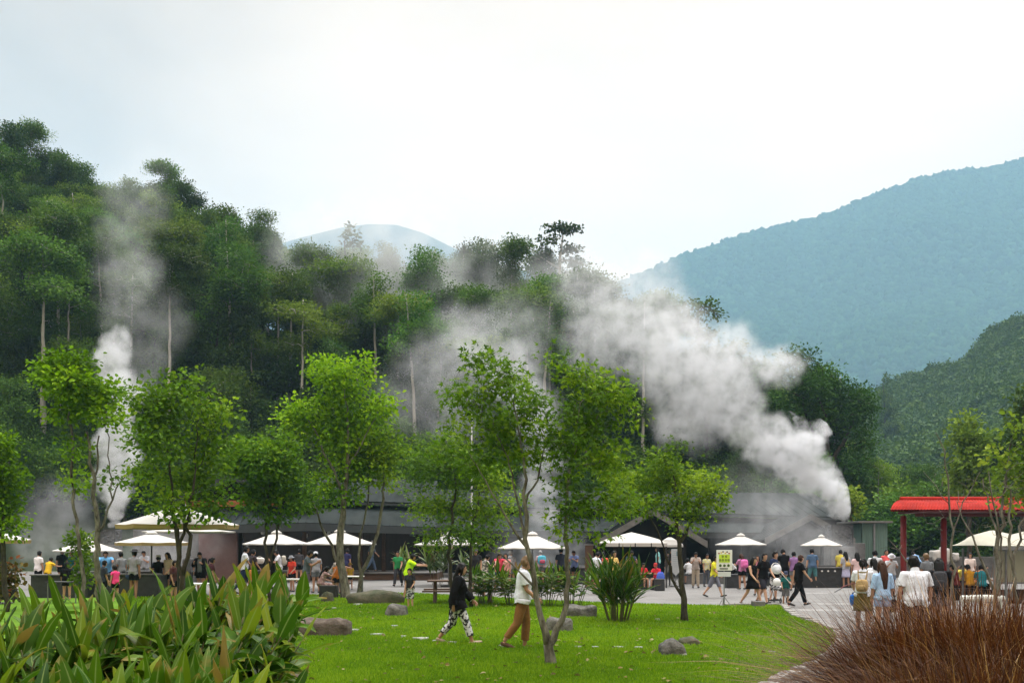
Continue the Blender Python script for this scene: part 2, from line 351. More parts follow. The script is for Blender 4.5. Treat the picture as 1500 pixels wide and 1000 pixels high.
# ------------------------------------------------------------------ hills
R_U = np.array([-400, -100, 0, 60, 100, 150, 210, 260, 300, 350, 380, 420, 470, 550, 620, 690, 740, 800, 850, 890, 950, 1010, 1060, 1100, 1180, 1250, 1290, 1330, 1500.])
R_Y = np.array([120, 150, 165, 190, 222, 250, 238, 228, 275, 298, 300, 335, 338, 352, 352, 348, 372, 395, 385, 420, 450, 470, 490, 520, 540, 600, 690, 760, 795.])
R_D = np.array([128, 128, 128, 127, 126, 126, 125, 125, 124, 123, 122, 122, 121, 120, 119, 118, 117, 116, 115, 112, 110, 108, 106, 104, 102, 100, 98, 96, 96.])
def hillz(x, y):
    u = 750 + 1500 * x / np.maximum(y, 1); top = np.interp(u, R_U, R_Y); yr = np.interp(u, R_U, R_D)
    zr = np.maximum(CAMZ + (HOR - top) / F * yr - 13.5, 0)
    t = np.clip((y - 76) / (yr - 76), 0, 1.0); z = zr * (t ** 0.85)
    return z - np.clip(y - yr, 0, 200) * 0.25 - 0.1
def terrain(name, X, Y, Z, mat):
    ny, nx = X.shape; V = np.stack([X, Y, Z], -1).reshape(-1, 3)
    i = np.arange(ny - 1)[:, None] * nx; j = np.arange(nx - 1)[None]
    q = np.stack([i + j, i + j + 1, i + nx + j + 1, i + nx + j], -1).reshape(-1, 4)
    b = MB(); b.add(V, q); return tag(b.build(name, mat, smooth=True), kind='structure')
forest_floor = surf('forest_floor', (0.012, 0.024, 0.007), 0.95, 0.5, 0.3, bump=0.5, col2=(0.03, 0.05, 0.012))
X, Y = np.meshgrid(np.linspace(-130, 70, 90), np.linspace(72, 190, 60)); terrain('hill', X, Y, hillz(X, Y) - .02, forest_floor)

def mtn_z(u, y, U, Yp, D, base):   # slope rising to a ridge at distance D whose outline is U,Yp in the photograph
    ridge = CAMZ + (HOR - np.interp(u, U, Yp)) / F * D
    t = np.clip((y - base) / (D - base), 0, 1); return ridge * (0.25 * t + 0.75 * t ** 1.35) - np.clip(y - D, 0, 500) * 0.3 - 0.2
def bump2(x, y, s): return np.sin(x / s + 1.7 * np.sin(y / (s * 1.3))) * np.sin(y / (s * .9) + 1.1 * np.sin(x / (s * 1.7)))
MA = (np.array([500, 800, 900, 960, 1000, 1100, 1200, 1280, 1350, 1400, 1440, 1500, 1700, 2000.]), np.array([520, 440, 420, 396, 378, 345, 325, 293, 268, 255, 252, 236, 190, 150.]))
MBk = (np.array([1250, 1290, 1320, 1360, 1400, 1430, 1450, 1500, 1600, 1900.]), np.array([600, 588, 575, 560, 550, 528, 500, 474, 420, 330.]))
MC = (np.array([200, 440, 500, 540, 580, 620, 660, 720, 800, 950.]), np.array([420, 345, 330, 325, 326, 338, 358, 385, 400, 430.]))
def zA(x, y): u = 750 + 1500 * x / y; return mtn_z(u, y, *MA, 2500, 1200) + (60 * bump2(x, y, 260) + 16 * bump2(x, y, 95)) * np.clip((y - 1200) / 400, 0, 1) * np.clip((2560 - y) / 700, .12, 1)
def zB(x, y): u = 750 + 1500 * x / y; return mtn_z(u, y, *MBk, 400, 170) + 3.4 * bump2(x, y, 27) * np.clip((y - 170) / 60, 0, 1)
def zC(x, y): u = 750 + 1500 * x / y; return mtn_z(u, y, *MC, 3050, 2750)
U, Y = np.meshgrid(np.linspace(450, 2000, 110), np.linspace(1200, 2700, 70)); X = (U - 750) * Y / 1500; terrain('mountain', X, Y, zA(X, Y), forest_floor)
U, Y = np.meshgrid(np.linspace(1240, 1900, 60), np.linspace(170, 500, 50)); X = (U - 750) * Y / 1500; terrain('hill_right', X, Y, zB(X, Y), forest_floor)
U, Y = np.meshgrid(np.linspace(200, 950, 60), np.linspace(2750, 3250, 30)); X = (U - 750) * Y / 1500; terrain('mountain_far', X, Y, zC(X, Y), forest_floor)

# ------------------------------------------------------------------ trees
def grow(rng, stems, blobs, n_att, step, arch=0.10, down=0.8):
    """stems: list of [(point, radius)...]; blobs: list of (centre, radii). returns nodes, parents, radii, tips"""
    cap = 40000; P = np.zeros((cap, 3)); par = np.full(cap, -1); rad0 = np.zeros(cap); n = 0; ln = np.zeros(cap)
    for si, st in enumerate(stems):
        prev = -1
        for i, (p, r) in enumerate(st):
            p = np.array(p, float)
            if i == 0 and si > 0:
                d = np.linalg.norm(P[:n] - p, axis=1); j = int(np.argmin(d))
                if d[j] < 0.35 * max(.6, step * 3): prev = j; continue
            if prev >= 0:
                k = max(1, int(np.linalg.norm(p - P[prev]) / step)); a = P[prev].copy(); ra = rad0[prev] if i > 0 and rad0[prev] > 0 else r
                for q in range(1, k + 1):
                    P[n] = a + (p - a) * q / k + (rng.standard_normal(3) * min(step * .16, .035) if q < k else 0); par[n] = prev; rad0[n] = min(ra, r * 1.3) + (r - min(ra, r * 1.3)) * q / k; ln[n] = ln[prev] + step; prev = n; n += 1
            else:
                P[n] = p; par[n] = -1; rad0[n] = r; prev = n; n += 1
    vol = np.array([b[1][0] * b[1][1] * b[1][2] for b in blobs]) ** 0.8; pr = vol / vol.sum()
    ids = rng.choice(len(blobs), n_att, p=pr); u = rng.standard_normal((n_att, 3)); u /= np.linalg.norm(u, axis=1, keepdims=True)
    C = np.array([tuple(b[0]) for b in blobs]); Rr = np.array([tuple(b[1]) for b in blobs])
    A = C[ids] + Rr[ids] * u * (rng.random(n_att) ** 0.45)[:, None]
    ns = n; d0 = np.array([np.linalg.norm(P[:ns] - a, axis=1).min() for a in A]); tips = []; tb = []
    for q in np.argsort(d0):
        a = A[q]; v = a - P[:n]; dist = np.linalg.norm(v, axis=1); cost = dist * (1 + down * np.clip(-v[:, 2] / np.maximum(dist, 1e-6), 0, 1)) + 0.06 * ln[:n]
        j = int(np.argmin(cost)); dd = dist[j]
        if dd < step * .4: continue
        k = max(1, int(dd / step)); p0 = P[j].copy(); prev = j
        if n + k >= cap: break
        for i in range(1, k + 1):
            f = i / k; P[n] = p0 + v[j] * f + np.array([0, 0, arch * dd * math.sin(math.pi * f)]) + (rng.standard_normal(3) * step * .12 if i < k else 0)
            par[n] = prev; ln[n] = ln[prev] + step; prev = n; n += 1
        tips.append(prev); tb.append(ids[q])
    return P[:n], par[:n], rad0[:n], np.array(tips), np.array(tb)
def wood(mb, P, par, rad0, rt, expo=0.45, rmax=9, m=0):
    n = len(P); cnt = np.zeros(n); has = np.zeros(n, bool); has[par[par >= 0]] = True; cnt[~has] = 1
    for i in range(n - 1, -1, -1):
        if par[i] >= 0: cnt[par[i]] += cnt[i]
    R = rt * cnt ** expo; R = np.where(rad0 > 0, rad0, np.minimum(R, rmax))
    for i in range(n):
        if rad0[i] == 0 and par[i] >= 0: R[i] = min(R[i], R[par[i]] * .92)
    kids = [[] for _ in range(n)]
    for i in range(n):
        if par[i] >= 0: kids[par[i]].append(i)
    starts = [(-1, i) for i in range(n) if par[i] < 0]
    while starts:
        p, i = starts.pop(); ch = [i]
        while kids[ch[-1]]:
            ks = sorted(kids[ch[-1]], key=lambda q: -(rad0[q] * 1e4 + cnt[q])); starts += [(ch[-1], q) for q in ks[1:]]; ch.append(ks[0])
        pts = ([P[p]] if p >= 0 else []) + [P[q] for q in ch]; rr = ([min(R[p], R[ch[0]] * 1.25)] if p >= 0 else []) + [R[q] for q in ch]
        if len(pts) < 2: continue
        mb.tube(pts, rr, 9 if rr[0] > .04 else (5 if rr[0] > .012 else 3), m, cap=rr[0] > .03)
def leaves(mb, rng, P, par, tips, n_leaf, spread, size, tpl, droop=0.3, tintmean=.5, tvar=.22, up=1.0, tb=None, flat=1.0):
    t = np.repeat(tips, n_leaf); k = len(t); prev = par[t]
    D0 = P[t] - P[prev]; D0 /= np.maximum(np.linalg.norm(D0, axis=1, keepdims=True), 1e-6)
    back = rng.random(k)[:, None]; off = np.clip(rng.standard_normal((k, 3)), -1.7, 1.7) * spread; off[:, 2] *= flat
    pos = P[t] - (P[t] - P[prev]) * back * .8 + off
    D = D0 * .5 + off / spread * .5 + rng.standard_normal((k, 3)) * .5; D[:, 2] -= droop
    Nn = rng.standard_normal((k, 3)) * .55; Nn[:, 2] += up
    ct = rng.standard_normal(len(tips)) * tvar
    if tb is not None:
        bt = rng.standard_normal(60) * tvar * .8; ct = ct + bt[tb % 60]
    tint = np.clip(tintmean + np.repeat(ct, n_leaf) + rng.standard_normal(k) * .12, 0, 1)
    leaf_batch(mb, pos, D, Nn, size * (.65 + .6 * rng.random(k)), tint, tpl)

bark_grey = surf('bark_grey', (0.035, 0.030, 0.020), 0.95, 0.5, 9.0, bump=1.0, spec=.1, col2=(0.23, 0.22, 0.17), stretch=(1, 1, .35))
bark_dark = surf('bark_dark', (0.02, 0.017, 0.012), 0.95, 0.5, 9.0, bump=1.0, spec=.1, col2=(0.085, 0.075, 0.055), stretch=(1, 1, .35))
bark_pale = surf('bark_pale', (0.22, 0.21, 0.18), 0.9, 0.4, 3.0, bump=0.5, col2=(0.46, 0.44, 0.39), stretch=(1, 1, .4))
maple_leaf = leafmat('maple_leaf', (0.045, 0.105, 0.006), (0.105, 0.215, 0.009), (0.24, 0.37, 0.014), trans=0.38, objvar=.06)
bright_leaf = leafmat('bright_leaf', (0.07, 0.155, 0.004), (0.17, 0.33, 0.007), (0.31, 0.48, 0.012), trans=0.4, objvar=.06)
yellow_leaf = leafmat('yellow_leaf', (0.07, 0.14, 0.008), (0.13, 0.23, 0.015), (0.25, 0.33, 0.03), trans=0.4, objvar=.06)

def ptree(name, label, cat, d, stems, blobs, leafm, tpl=STAR, n_att=260, n_leaf=9, size=0.10, spread=0.12, bark=bark_dark, seed=1, clump=1.0, rt=0.004, group=None, step=0.18, deep=0.9, tmean=.5, r0=0.06, expo=.45, arch=.1, droop=.3, stemx=0.0, flat=1.0):
    rng = np.random.default_rng(seed); k = d / F
    base = GX(stems[0][0][0], d); ST = []
    for si, st in enumerate(stems):
        q = []; m = len(st); dy = rng.uniform(-.4, .4) * stemx
        for i, (x, y, r) in enumerate(st):
            p = W(x, y, d) - base; p.y += dy * i / m
            if si == 0 and i == 0: p.z = -0.05
            q.append((p, r * .72))
        ST.append(q)
    BL = []
    for (x, y, rx, ry) in blobs:
        c = W(x, y, d) - base; rm = (rx + ry) / 2 * k; c.y += rng.uniform(-1, 1) * rm * 1.1 * deep
        BL.append((c, (rx * k * .9, rm * 1.0, ry * k * .88)))
    if clump < 1: n_att = int(n_att * clump); n_leaf = int(n_leaf / clump); spread *= 1.12; flat = .75
    P, par, r_, tips, tb = grow(rng, ST, BL, n_att, step, arch)
    root = empty(name, base, 0, label, cat, group)
    mb = MB(); wood(mb, P, par, r_, rt, expo, rmax=r0); mb.build('trunk', bark, root, smooth=True)
    if n_leaf:
        mb = MB(); leaves(mb, rng, P, par, tips, n_leaf, spread, size, tpl, tintmean=tmean, tb=tb, droop=droop, flat=flat); mb.build('crown', leafm, root)
    return root

def near_trees():
    g = 'ornamental trees on the lawn and plaza'
    ptree('maple_tree', 'forked maple on the lawn whose two stems leave one short trunk, beside the walking couple', 'tree', 16.5,
        [[(806, 984, .17), (806, 965, .13), (803, 945, .115), (799, 925, .085), (791, 900, .07), (784, 860, .062), (776, 815, .058), (771, 775, .05), (769, 740, .042), (768, 690, .032), (762, 640, .022), (752, 590, .014)],
         [(806, 944, .10), (815, 920, .075), (823, 908, .07), (830, 885, .06), (833, 850, .05), (831, 805, .045), (829, 760, .04), (833, 700, .03), (845, 640, .022), (850, 590, .014)],
         [(774, 806, .04), (762, 790, .035), (748, 768, .03), (733, 742, .024), (712, 705, .018), (690, 670, .012)],
         [(772, 790, .035), (764, 765, .03), (757, 730, .026), (745, 680, .02), (722, 620, .014)],
         [(783, 856, .03), (762, 838, .024), (735, 812, .018), (712, 795, .01)],
         [(770, 745, .03), (790, 690, .022), (800, 650, .014)]],
        [(697, 528, 26, 16), (735, 560, 50, 32), (685, 592, 45, 32), (775, 588, 42, 36), (730, 630, 50, 36), (668, 626, 30, 24), (795, 640, 28, 34), (700, 672, 42, 22), (770, 660, 35, 25),
         (845, 548, 28, 28), (895, 572, 42, 32), (855, 612, 48, 40), (918, 600, 28, 34), (825, 672, 36, 40), (885, 672, 55, 40), (850, 735, 48, 36), (905, 732, 40, 32), (822, 775, 22, 18), (720, 520, 10, 8), (868, 780, 34, 16), (690, 520, 14, 8), (650, 650, 20, 16), (812, 525, 14, 12)],
        maple_leaf, n_att=620, n_leaf=13, size=.12, spread=.115, bark=bark_grey, seed=5, rt=.0035, step=.14, r0=.03, group=g, clump=.7, tmean=.52)
    ptree('maple_tree', 'slim single maple with a wide flat crown at the lawn edge left of the sign', 'tree', 25.6,
        [[(1003, 914, .16), (1002, 895, .115), (1000, 865, .10), (997, 825, .085), (993, 785, .07), (991, 755, .055), (988, 720, .035), (985, 690, .02)],
         [(1001, 878, .06), (990, 858, .05), (983, 830, .04), (972, 800, .03), (960, 770, .025), (945, 740, .02), (935, 715, .012)],
         [(995, 800, .05), (1008, 770, .04), (1022, 745, .03), (1035, 720, .02)]],
        [(990, 695, 62, 24), (942, 702, 48, 26), (1032, 712, 36, 24), (960, 735, 45, 20), (1012, 740, 42, 18), (972, 672, 30, 14), (1050, 735, 18, 14), (905, 712, 20, 20), (985, 655, 16, 10), (930, 740, 26, 14), (1000, 765, 36, 10), (1065, 715, 14, 10)],
        maple_leaf, n_att=420, n_leaf=14, size=.13, spread=.16, bark=bark_dark, seed=8, rt=.004, step=.2, group=g, clump=.7, tmean=.62)
    ptree('leafy_tree', 'round leafy tree with several thin stems rising behind the large cream parasol', 'tree', 25,
        [[(268, 905, .12), (266, 860, .09), (263, 815, .08), (258, 775, .07), (252, 730, .05), (248, 680, .035), (250, 620, .02)], [(272, 850, .08), (278, 800, .065), (277, 755, .055), (285, 700, .04), (290, 640, .02)], [(266, 820, .06), (270, 780, .05), (268, 740, .04)]],
        [(255, 585, 52, 36), (218, 600, 30, 24), (300, 602, 34, 34), (272, 558, 34, 18), (238, 645, 50, 36), (302, 655, 36, 36), (268, 698, 55, 34), (220, 690, 24, 24), (322, 700, 20, 24), (262, 740, 46, 26), (196, 640, 20, 16), (315, 740, 30, 22), (215, 725, 20, 18), (330, 560, 12, 10), (200, 570, 14, 10)],
        maple_leaf, tpl=LEAF2, n_att=380, n_leaf=15, size=.115, spread=.2, bark=bark_dark, seed=13, step=.22, group=g, clump=.7, tmean=.5)
    ptree('leafy_tree', 'sparse tree with crooked lichen covered stems in front of the left steam column', 'tree', 28,
        [[(145, 888, .13), (143, 830, .11), (143, 780, .10), (140, 740, .085), (136, 690, .07), (131, 650, .05), (127, 632, .04)],
         [(122, 880, .09), (121, 835, .075), (116, 790, .07), (108, 745, .06), (104, 690, .055), (106, 640, .05), (102, 600, .04), (98, 560, .02)],
         [(143, 775, .05), (158, 745, .04), (170, 715, .03), (188, 693, .018)], [(160, 735, .03), (160, 690, .025), (160, 640, .02), (155, 600, .015)], [(139, 715, .04), (144, 670, .035), (145, 638, .03)]],
        [(62, 545, 22, 9), (100, 532, 36, 14), (108, 565, 34, 16), (150, 572, 22, 14), (122, 597, 30, 14), (82, 600, 14, 12), (112, 655, 14, 12), (108, 702, 14, 9), (160, 610, 12, 14), (196, 690, 14, 5), (170, 702, 12, 5)],
        bright_leaf, tpl=LEAF2, n_att=190, n_leaf=30, size=.12, spread=.2, bark=bark_grey, seed=21, step=.22, group=g, clump=.7, tmean=.35)
    ptree('leafy_tree', 'tall bright yellow green tree on the lawn edge beside the mossy log', 'tree', 36.5,
        [[(508, 886, .40), (506, 872, .26), (503, 845, .21), (498, 810, .19), (499, 775, .17), (503, 740, .14), (508, 700, .11), (510, 660, .08), (508, 610, .05), (505, 570, .025)],
         [(503, 720, .07), (490, 690, .06), (470, 650, .04), (455, 620, .025)], [(509, 690, .06), (530, 650, .04), (548, 615, .025)]],
        [(475, 540, 34, 14), (528, 538, 26, 13), (500, 568, 40, 20), (440, 602, 36, 20), (498, 610, 44, 24), (552, 600, 26, 18), (488, 648, 34, 20), (448, 632, 26, 14), (512, 688, 26, 14), (420, 610, 18, 12), (545, 545, 14, 8), (505, 720, 30, 16), (470, 705, 22, 14), (535, 640, 20, 14), (570, 585, 14, 10)],
        bright_leaf, tpl=LEAF2, n_att=330, n_leaf=24, size=.14, spread=.28, bark=bark_grey, seed=34, step=.3, group=g, clump=.7, tmean=.55)
    ptree('leafy_tree', 'thin airy tree with two leaning stems just right of the mossy log trunk', 'tree', 37.5,
        [[(524, 878, .14), (528, 850, .11), (537, 825, .10), (548, 795, .09), (556, 765, .08), (562, 730, .07), (560, 690, .05), (556, 650, .03)], [(505, 868, .1), (500, 840, .085), (490, 815, .075), (478, 785, .065), (466, 755, .05), (458, 730, .03)], [(530, 845, .06), (527, 800, .055), (533, 765, .05), (540, 720, .04), (535, 680, .02)]],
        [(545, 640, 30, 20), (562, 672, 30, 20), (528, 680, 26, 16), (582, 655, 16, 16), (455, 735, 20, 10), (560, 700, 24, 12)],
        maple_leaf, tpl=LEAF2, n_att=230, n_leaf=20, size=.13, spread=.24, bark=bark_grey, seed=35, step=.3, group=g, clump=.7, tmean=.6)
    ptree('leafy_tree', 'low dark tree with paired thin stems in front of the orange fascia', 'tree', 34,
        [[(396, 898, .10), (394, 850, .075), (391, 810, .07), (389, 770, .06), (392, 735, .05), (395, 690, .03)], [(396, 840, .06), (402, 800, .055), (409, 765, .05), (416, 735, .035)]],
        [(395, 678, 44, 28), (360, 662, 26, 20), (430, 690, 24, 24), (380, 718, 34, 20), (420, 728, 28, 14), (400, 650, 32, 16), (345, 690, 16, 16), (400, 752, 34, 12), (355, 735, 20, 14), (440, 725, 16, 16)],
        maple_leaf, tpl=LEAF2, n_att=290, n_leaf=22, size=.135, spread=.24, bark=bark_dark, seed=55, step=.26, group=g, clump=.7, tmean=.36)
    ptree('maple_tree', 'dense broad maple with twin stems behind the wooden picnic table', 'tree', 31,
        [[(662, 890, .10), (660, 850, .08), (659, 800, .07), (663, 760, .06), (668, 720, .045), (665, 680, .025)], [(690, 890, .09), (689, 850, .075), (690, 805, .065), (695, 760, .055), (702, 720, .035)]],
        [(650, 658, 42, 26), (618, 690, 28, 28), (680, 690, 48, 32), (640, 738, 44, 28), (702, 748, 44, 28), (722, 702, 34, 28), (670, 776, 52, 16), (608, 748, 20, 18), (742, 768, 22, 14), (660, 640, 20, 12), (600, 660, 14, 12), (640, 790, 34, 10), (705, 790, 36, 10), (750, 735, 18, 16), (590, 715, 14, 14)],
        maple_leaf, n_att=480, n_leaf=18, size=.145, spread=.2, bark=bark_dark, seed=89, step=.24, group=g, clump=.7, tmean=.55)
    ptree('leafy_tree', 'tree cut off by the left edge of the photo, its stem against the edge parasol', 'tree', 29,
        [[(8, 905, .12), (6, 850, .10), (5, 800, .09), (3, 740, .07), (0, 690, .04)]],
        [(12, 700, 24, 24), (-10, 730, 36, 32), (18, 768, 18, 14), (-5, 650, 24, 24), (-40, 690, 30, 40)],
        bright_leaf, tpl=LEAF2, n_att=190, n_leaf=24, size=.12, spread=.2, bark=bark_dark, seed=90, step=.25, group=g, clump=.7, tmean=.2)
    ptree('shrub', 'loose leafy shrub in front of the small white parasol, beside the lichen covered stems', 'shrub', 31,
        [[(121, 895, .04), (120, 860, .035), (119, 825, .025), (118, 800, .015)]],
        [(118, 795, 16, 12), (108, 805, 12, 12), (124, 822, 14, 16), (116, 845, 14, 14), (104, 785, 10, 6), (130, 790, 8, 6)],
        yellow_leaf, tpl=LEAF2, n_att=110, n_leaf=9, size=.12, spread=.14, bark=bark_dark, seed=91, step=.18, group='shrubs', tmean=.3)
    ptree('leafy_tree', 'yellowish leafy tree at the right edge above the red pavilion roof', 'tree', 24,
        [[(1464, 905, .10), (1462, 850, .08), (1460, 800, .07), (1466, 750, .055), (1474, 700, .035), (1480, 650, .02)], [(1460, 790, .04), (1448, 740, .03), (1440, 700, .02)]],
        [(1480, 690, 22, 16), (1492, 650, 16, 14), (1450, 715, 16, 10), (1498, 728, 22, 18), (1492, 622, 14, 10), (1520, 690, 26, 34), (1462, 668, 14, 10)],
        yellow_leaf, tpl=LEAF2, n_att=150, n_leaf=9, size=.13, spread=.17, bark=bark_grey, seed=92, step=.2, group=g, clump=.7, tmean=.5)
    tw = 'leafless shrub trees near the red pavilion'
    ptree('bare_tree', 'tallest leafless pale tree in front of the red pavilion, its top bent left', 'tree', 19,
        [[(1397, 905, .04), (1395, 850, .035), (1393, 800, .032), (1392, 760, .028), (1389, 700, .022), (1384, 660, .016), (1371, 633, .01)], [(1392, 770, .02), (1410, 735, .015), (1428, 705, .012), (1436, 690, .006)], [(1391, 735, .014), (1372, 712, .01), (1352, 690, .005)]],
        [(1385, 690, 30, 40), (1420, 710, 20, 30), (1360, 760, 25, 30), (1425, 780, 25, 30)], None, n_att=34, n_leaf=0, bark=bark_grey, seed=93, rt=.0035, step=.2, group=tw)
    ptree('bare_tree', 'leafless tree curving left in front of the cream stall panels', 'tree', 17,
        [[(1462, 915, .05), (1458, 870, .042), (1448, 845, .034), (1435, 815, .028), (1425, 785, .022), (1410, 760, .014), (1402, 735, .008)], [(1458, 865, .03), (1468, 820, .028), (1462, 770, .022), (1452, 720, .015), (1448, 690, .008)]],
        [(1430, 730, 30, 40), (1470, 730, 30, 50), (1485, 780, 25, 40), (1420, 790, 16, 20)], None, n_att=40, n_leaf=0, bark=bark_grey, seed=94, rt=.0033, step=.18, group=tw)
    ptree('bare_tree', 'leafless many branched tree at the right edge in front of the stall roof', 'tree', 15,
        [[(1492, 930, .05), (1490, 880, .042), (1484, 830, .036), (1478, 790, .03), (1480, 740, .022), (1475, 690, .012)], [(1484, 835, .03), (1496, 790, .026), (1505, 740, .018), (1508, 690, .01)]],
        [(1478, 700, 30, 50), (1500, 700, 25, 60), (1455, 760, 25, 40), (1510, 770, 20, 40)], None, n_att=50, n_leaf=0, bark=bark_grey, seed=95, rt=.003, step=.16, group=tw)
    ptree('bare_tree', 'short leafless sapling leaning left behind the white shirted man', 'tree', 21,
        [[(1352, 900, .03), (1342, 855, .026), (1330, 825, .02), (1316, 805, .015), (1300, 788, .008)]],
        [(1310, 800, 20, 14), (1335, 800, 18, 24)], None, n_att=14, n_leaf=0, bark=bark_grey, seed=96, rt=.004, step=.2, group=tw)
near_trees()
# ------------------------------------------------------------------ forest on the hill behind the building
fol_dark = leafmat('forest_dark', (0.020, 0.050, 0.008), (0.038, 0.085, 0.012), (0.07, 0.13, 0.016), trans=0.25, objvar=.45)
fol_mid = leafmat('forest_mid', (0.032, 0.078, 0.010), (0.058, 0.128, 0.014), (0.10, 0.19, 0.02), trans=0.28, objvar=.45)
fol_light = leafmat('forest_light', (0.055, 0.11, 0.012), (0.095, 0.175, 0.016), (0.15, 0.24, 0.022), trans=0.3, objvar=.45)
fol_far_haze = leafmat('forest_far_hazed', (0.010, 0.034, 0.016), (0.018, 0.052, 0.024), (0.034, 0.08, 0.032), trans=0.1, rough=.9, spec=0.0, objvar=0)  # blue-green base puts part of the distance haze into the leaf colour
fol_hill = leafmat('forest_hill', (0.020, 0.052, 0.006), (0.044, 0.095, 0.009), (0.085, 0.15, 0.012), trans=0.2, objvar=0)
LEAF1 = (np.array([(0, 0, 0), (.5, .42, .06), (1, 0, 0), (.5, -.42, .06)]), np.array([(0, 1, 2, 3)]))
def proto(kind, seed):
    """returns (trunk mesh, crown mesh) of one forest tree"""
    rng = np.random.default_rng(seed); k = kind
    if k == 'broad': H = 13.5; tr = .26; bl = [((rng.normal(0, 1.7), rng.normal(0, 1.7), H * rng.uniform(.32, 1.0)), (rng.uniform(.8, 1.7), rng.uniform(.8, 1.7), rng.uniform(.45, 1.0))) for _ in range(15)]; na, nl, sz, sp, bk, fm = 430, 42, .21, .50, bark_dark, fol_dark
    elif k == 'round': H = 12.5; tr = .22; bl = [((rng.normal(0, 1.3), rng.normal(0, 1.3), H * rng.uniform(.28, 1.0)), (rng.uniform(.7, 1.4),) * 2 + (rng.uniform(.4, .9),)) for _ in range(14)]; na, nl, sz, sp, bk, fm = 380, 40, .20, .46, bark_grey, fol_mid
    elif k == 'tall': H = 18.5; tr = .19; bl = [((rng.normal(0, 1.0), rng.normal(0, 1.0), H * rng.uniform(.68, .98)), (rng.uniform(1.0, 1.7),) * 2 + (rng.uniform(.3, .55),)) for _ in range(9)]; na, nl, sz, sp, bk, fm = 190, 42, .185, .42, bark_pale, fol_mid
    elif k == 'airy': H = 15.5; tr = .17; bl = [((rng.normal(0, 1.7), rng.normal(0, 1.7), H * rng.uniform(.68, .98)), (rng.uniform(1.2, 2.0),) * 2 + (rng.uniform(.2, .4),)) for _ in range(8)]; na, nl, sz, sp, bk, fm = 150, 40, .185, .40, bark_pale, fol_light
    elif k == 'bush': H = 5.5; tr = .14; bl = [((rng.normal(0, 1.6), rng.normal(0, 1.6), H * rng.uniform(.18, .8)), (rng.uniform(1.1, 1.7),) * 2 + (rng.uniform(.6, 1.0),)) for _ in range(10)]; na, nl, sz, sp, bk, fm = 260, 42, .21, .42, bark_dark, fol_mid
    else: H = 17; tr = .25; bl = [((rng.normal(0, .4 + (1 - f) * 1.5), rng.normal(0, .4 + (1 - f) * 1.5), H * (.25 + .73 * f)), ((1 - f) * 2.2 + .5,) * 2 + (.5,)) for f in np.linspace(0, 1, 12)]; na, nl, sz, sp, bk, fm = 200, 24, .40, .35, bark_dark, fol_dark
    bend = rng.normal(0, .5, 2)
    st = [[((bend[0] * f * f, bend[1] * f * f, H * f * .93), tr * (1 - .8 * f)) for f in np.linspace(-.08, 1, 9)]]
    P, par, r_, tips, tb = grow(rng, st, [(np.array(c), r) for c, r in bl], na, .6, .1)
    mb = MB(); wood(mb, P, par, r_, .012, .48, rmax=.12); tm = mb.mesh('trunk', bk, True)
    mb = MB(); leaves(mb, rng, P, par, tips, nl, sp, sz, LEAF2, droop=.25, tb=tb, tvar=.3, up=.9, flat=.9); cm = mb.mesh('crown', fm)
    return tm, cm
KL = {'broad': 'dark broad crowned tree in the dense forest on the steep hill behind the pavilion',
      'round': 'mid green round crowned tree in the dense forest on the steep hill behind the pavilion',
      'tall': 'slender pale trunked tree with a small high crown in the forest on the steep hill',
      'airy': 'airy light green tree with thin flat foliage layers and pale stem in the hillside forest',
      'bush': 'low leafy bush growing under the taller trees of the hillside forest',
      'cone': 'dark narrow cone shaped tree rising in the hillside forest'}
